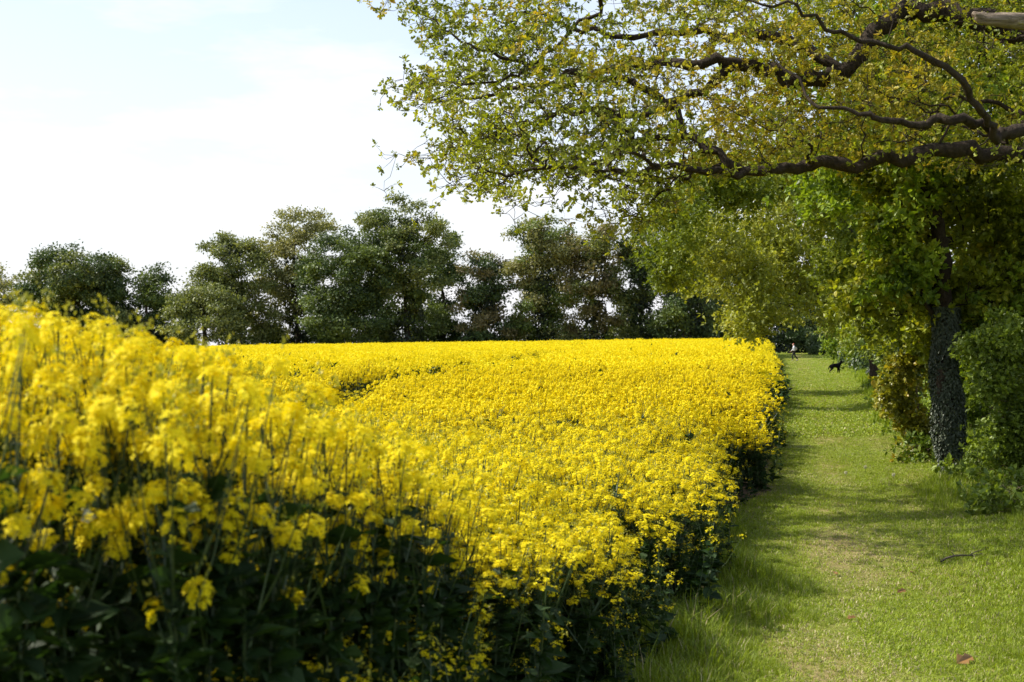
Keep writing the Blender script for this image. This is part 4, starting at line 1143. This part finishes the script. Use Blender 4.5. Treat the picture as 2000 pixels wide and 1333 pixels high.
# nose
vb.append((.175, 0, 1.655)); eb.append((6, len(vb) - 1)); rb.append(.014)
skin('body', vb, eb, rb, MS, person)
skin('trousers', [(0, 0, .98), (0, .10, .90), (.18, .10, .50), (.11, .10, .12), (0, -.10, .90), (-.10, -.10, .50), (-.36, -.10, .19)], [(0, 1), (1, 2), (2, 3), (0, 4), (4, 5), (5, 6)],
     [(.13, .17), .105, .08, .065, .105, .08, .065], simple_mat('trousers', (0.012, 0.012, 0.018)), person)
skin('jacket', [(0, 0, .98), (0, 0, 1.12), (.02, 0, 1.32), (.03, 0, 1.46), (.02, .19, 1.42), (.10, .24, 1.16), (.28, .225, 1.0), (.02, -.19, 1.42), (-.10, -.24, 1.16), (.04, -.24, .96)],
     [(0, 1), (1, 2), (2, 3), (3, 4), (4, 5), (5, 6), (3, 7), (7, 8), (8, 9)], [(.13, .18), (.125, .16), (.135, .18), (.085, .12), .075, .06, .05, .075, .06, .05], simple_mat('jacket', (0.72, 0.72, 0.76)), person)
skin('backpack', [(-.16, 0, 1.06), (-.18, 0, 1.2), (-.14, 0, 1.40)], [(0, 1), (1, 2)], [(.07, .14), (.09, .15), (.06, .12)], simple_mat('backpack', (0.36, 0.32, 0.24)), person)
skin('cap', [(.05, 0, 1.70), (.055, 0, 1.76)], [(0, 1)], [(.105, .095), (.07, .065)], simple_mat('cap', (0.50, 0.09, 0.05)), person)
for (sx, sy, sz), nm in (((.12, .10, .06), 'shoe'), ((-.34, -.10, .10), 'shoe')):
    skin(nm, [(sx - .05, sy, sz), (sx + .06, sy, sz - .02), (sx + .16, sy, sz - .03)], [(0, 1), (1, 2)], [.055, .052, .038], simple_mat('shoe', (0.25, 0.25, 0.26)), person)

dd_ = 83.0
dp = at(1632, 740, dd_); dz = gz(dp[0], dd_)
dog = empty('dog', (dp[0], dd_, dz))
dog.rotation_euler = (0, 0, rad(12))
tag(dog, 'black dog standing side-on on the grass path with its head raised to the right', 'dog')
MD = simple_mat('dog_fur', (0.004, 0.004, 0.0045), 0.9)
MD.node_tree.nodes['Principled BSDF'].inputs['Specular IOR Level'].default_value = 0.08
vd = [(-.24, 0, .52), (-.05, 0, .50), (.16, 0, .49), (.24, 0, .56), (.32, 0, .66), (.36, 0, .73), (.45, 0, .70), (.51, 0, .68),       # 0-7 spine, neck, head, muzzle
      (-.26, .08, .40), (-.20, .08, .29), (-.33, .08, .18), (-.30, .08, .03), (-.25, .08, .02),       # 8-12
      (-.26, -.08, .40), (-.24, -.08, .29), (-.40, -.08, .17), (-.40, -.08, .03), (-.35, -.08, .02),   # 13-17
      (.18, .07, .36), (.17, .07, .20), (.18, .07, .03), (.22, .07, .02), (.18, -.07, .36), (.20, -.07, .20), (.21, -.07, .03), (.25, -.07, .02),  # 18-25
      (-.34, 0, .50), (-.42, 0, .38), (-.46, 0, .26), (.34, .05, .79), (.34, -.05, .79)]            # 26-30 tail, ears
ed = [(0, 1), (1, 2), (2, 3), (3, 4), (4, 5), (5, 6), (6, 7), (0, 8), (8, 9), (9, 10), (10, 11), (11, 12), (0, 13), (13, 14), (14, 15), (15, 16), (16, 17), (2, 18), (18, 19), (19, 20), (20, 21), (2, 22), (22, 23), (23, 24), (24, 25),
      (0, 26), (26, 27), (27, 28), (5, 29), (5, 30)]
rd = [.10, .105, .13, .10, .075, .075, .042, .032, .075, .05, .028, .024, .022, .075, .05, .028, .024, .022, .055, .034, .026, .022, .055, .034, .026, .022, .035, .032, .018, .018, .018]
skin('body', vd, ed, rd, MD, dog, rootv=1)

# ------------------------------------------------------------------ small things on the path
def stick(name, label, p, q, r0, seed, forks=2):
    rg2 = np.random.default_rng(seed)
    da = F * H / (p[1] - HY); db = F * H / (q[1] - HY)
    A = np.array([(p[0] - 1000) / F * da, da, 0]); Bq = np.array([(q[0] - 1000) / F * db, db, 0])
    n = 7; pts = []
    for i in range(n):
        t = i / (n - 1); c = A * (1 - t) + Bq * t + rg2.normal(size=3) * [.01, .02, 0]
        c[2] = gz(c[0], c[1]) + 0.045 + 0.02 * math.sin(t * 5); pts.append(c)
    V, Fq = [], []; base = tube_geo(pts, np.linspace(r0, r0 * .5, n), 6, V, Fq, 0)
    for k_ in range(forks):
        i = 2 + k_ * 2; c = np.array(pts[i]); e_ = c + [rg2.uniform(-.1, .15), rg2.uniform(-.1, .1), .03]
        base = tube_geo([c, (c + e_) / 2 + [0, 0, .01], e_], np.array([r0 * .5, r0 * .4, r0 * .2]), 4, V, Fq, base)
    me = np_mesh(name, np.concatenate(V), Fq, [M['bark_grey']], smooth=True)
    return tag(link(name, me), label, 'stick')
stick('fallen_stick', 'fallen dead stick lying across the grass at the right of the path', (1838, 1113), (1920, 1104), 0.009, 1)
m_dead = leaf_mat('dead_leaf', (0.20, 0.10, 0.03), (0.32, 0.17, 0.05), trans=0.1)
dl = [(1629, 1126, .055, 'orange-brown dead leaf on the grass in the middle of the path'), (1900, 1310, .09, 'curled brown dead leaf near the bottom right of the path'), (1752, 1163, .05, 'small brown dead leaf on the path right of the orange-brown one'),
      (1783, 1126, .035, 'small orange dead leaf near the fallen stick'), (1672, 1218, .04, 'small reddish dead leaf low in the middle of the path'), (1500, 1216, .045, 'small brown dead leaf at the left side of the path')]
for i, (px_, py_, s, lab) in enumerate(dl):
    d_ = F * H / (py_ - HY); x_ = (px_ - 1000) / F * d_
    rg2 = np.random.default_rng(900 + i)
    z_ = gz(x_, d_) + 0.05
    v, f = leaf_geo(np.array([[x_, d_, z_]]), np.array([s * 1.6]), rg2.normal(size=(1, 3)) * [1, 1, .1], np.array([[.3, -.5, 1.]]), T_LOBED)
    me = np_mesh('dead_leaf', v, [f], [m_dead])
    o = tag(link('dead_leaf', me), lab, 'leaf', 'dead leaves on the path')
    sl = o.modifiers.new('solid', 'SOLIDIFY'); sl.thickness = 0.002
m_clock = leaf_mat('seed_head', (0.65, 0.65, 0.62), (0.8, 0.8, 0.78), trans=0.3)
for i, (px_, py_, lab) in enumerate([(1652, 942, 'white dandelion seed head left of its group in the grass by the ivy trunk'), (1690, 932, 'white dandelion seed head in the middle of the group by the ivy trunk'), (1745, 950, 'white dandelion seed head nearest the silvery ivy trunk')]):
    d_ = F * H / (py_ - HY); x_ = (px_ - 1000) / F * d_; z_ = gz(x_, d_)
    root = empty('dandelion', (x_, d_, z_)); tag(root, lab, 'flower', 'dandelion seed heads in the grass')
    V, Fq = [], []; tube_geo(np.array([[x_, d_, z_], [x_ + .005, d_, z_ + .06], [x_, d_, z_ + .12]]), np.array([.002, .002, .0015]), 5, V, Fq, 0)
    link('stem', np_mesh('stem', V[0], Fq, [M['rape_stem']]), root)
    q = unit(np.random.default_rng(i).normal(size=(90, 3)))
    v, f = leaf_geo(np.tile([[x_, d_, z_ + .125]], (90, 1)) + q * .008, np.full(90, .016), q, np.random.default_rng(i + 9).normal(size=(90, 3)), T_DIAMOND)
    link('seed_head', np_mesh('seed_head', v, [f], [m_clock]), root)
print('scene built', len(bpy.data.objects))
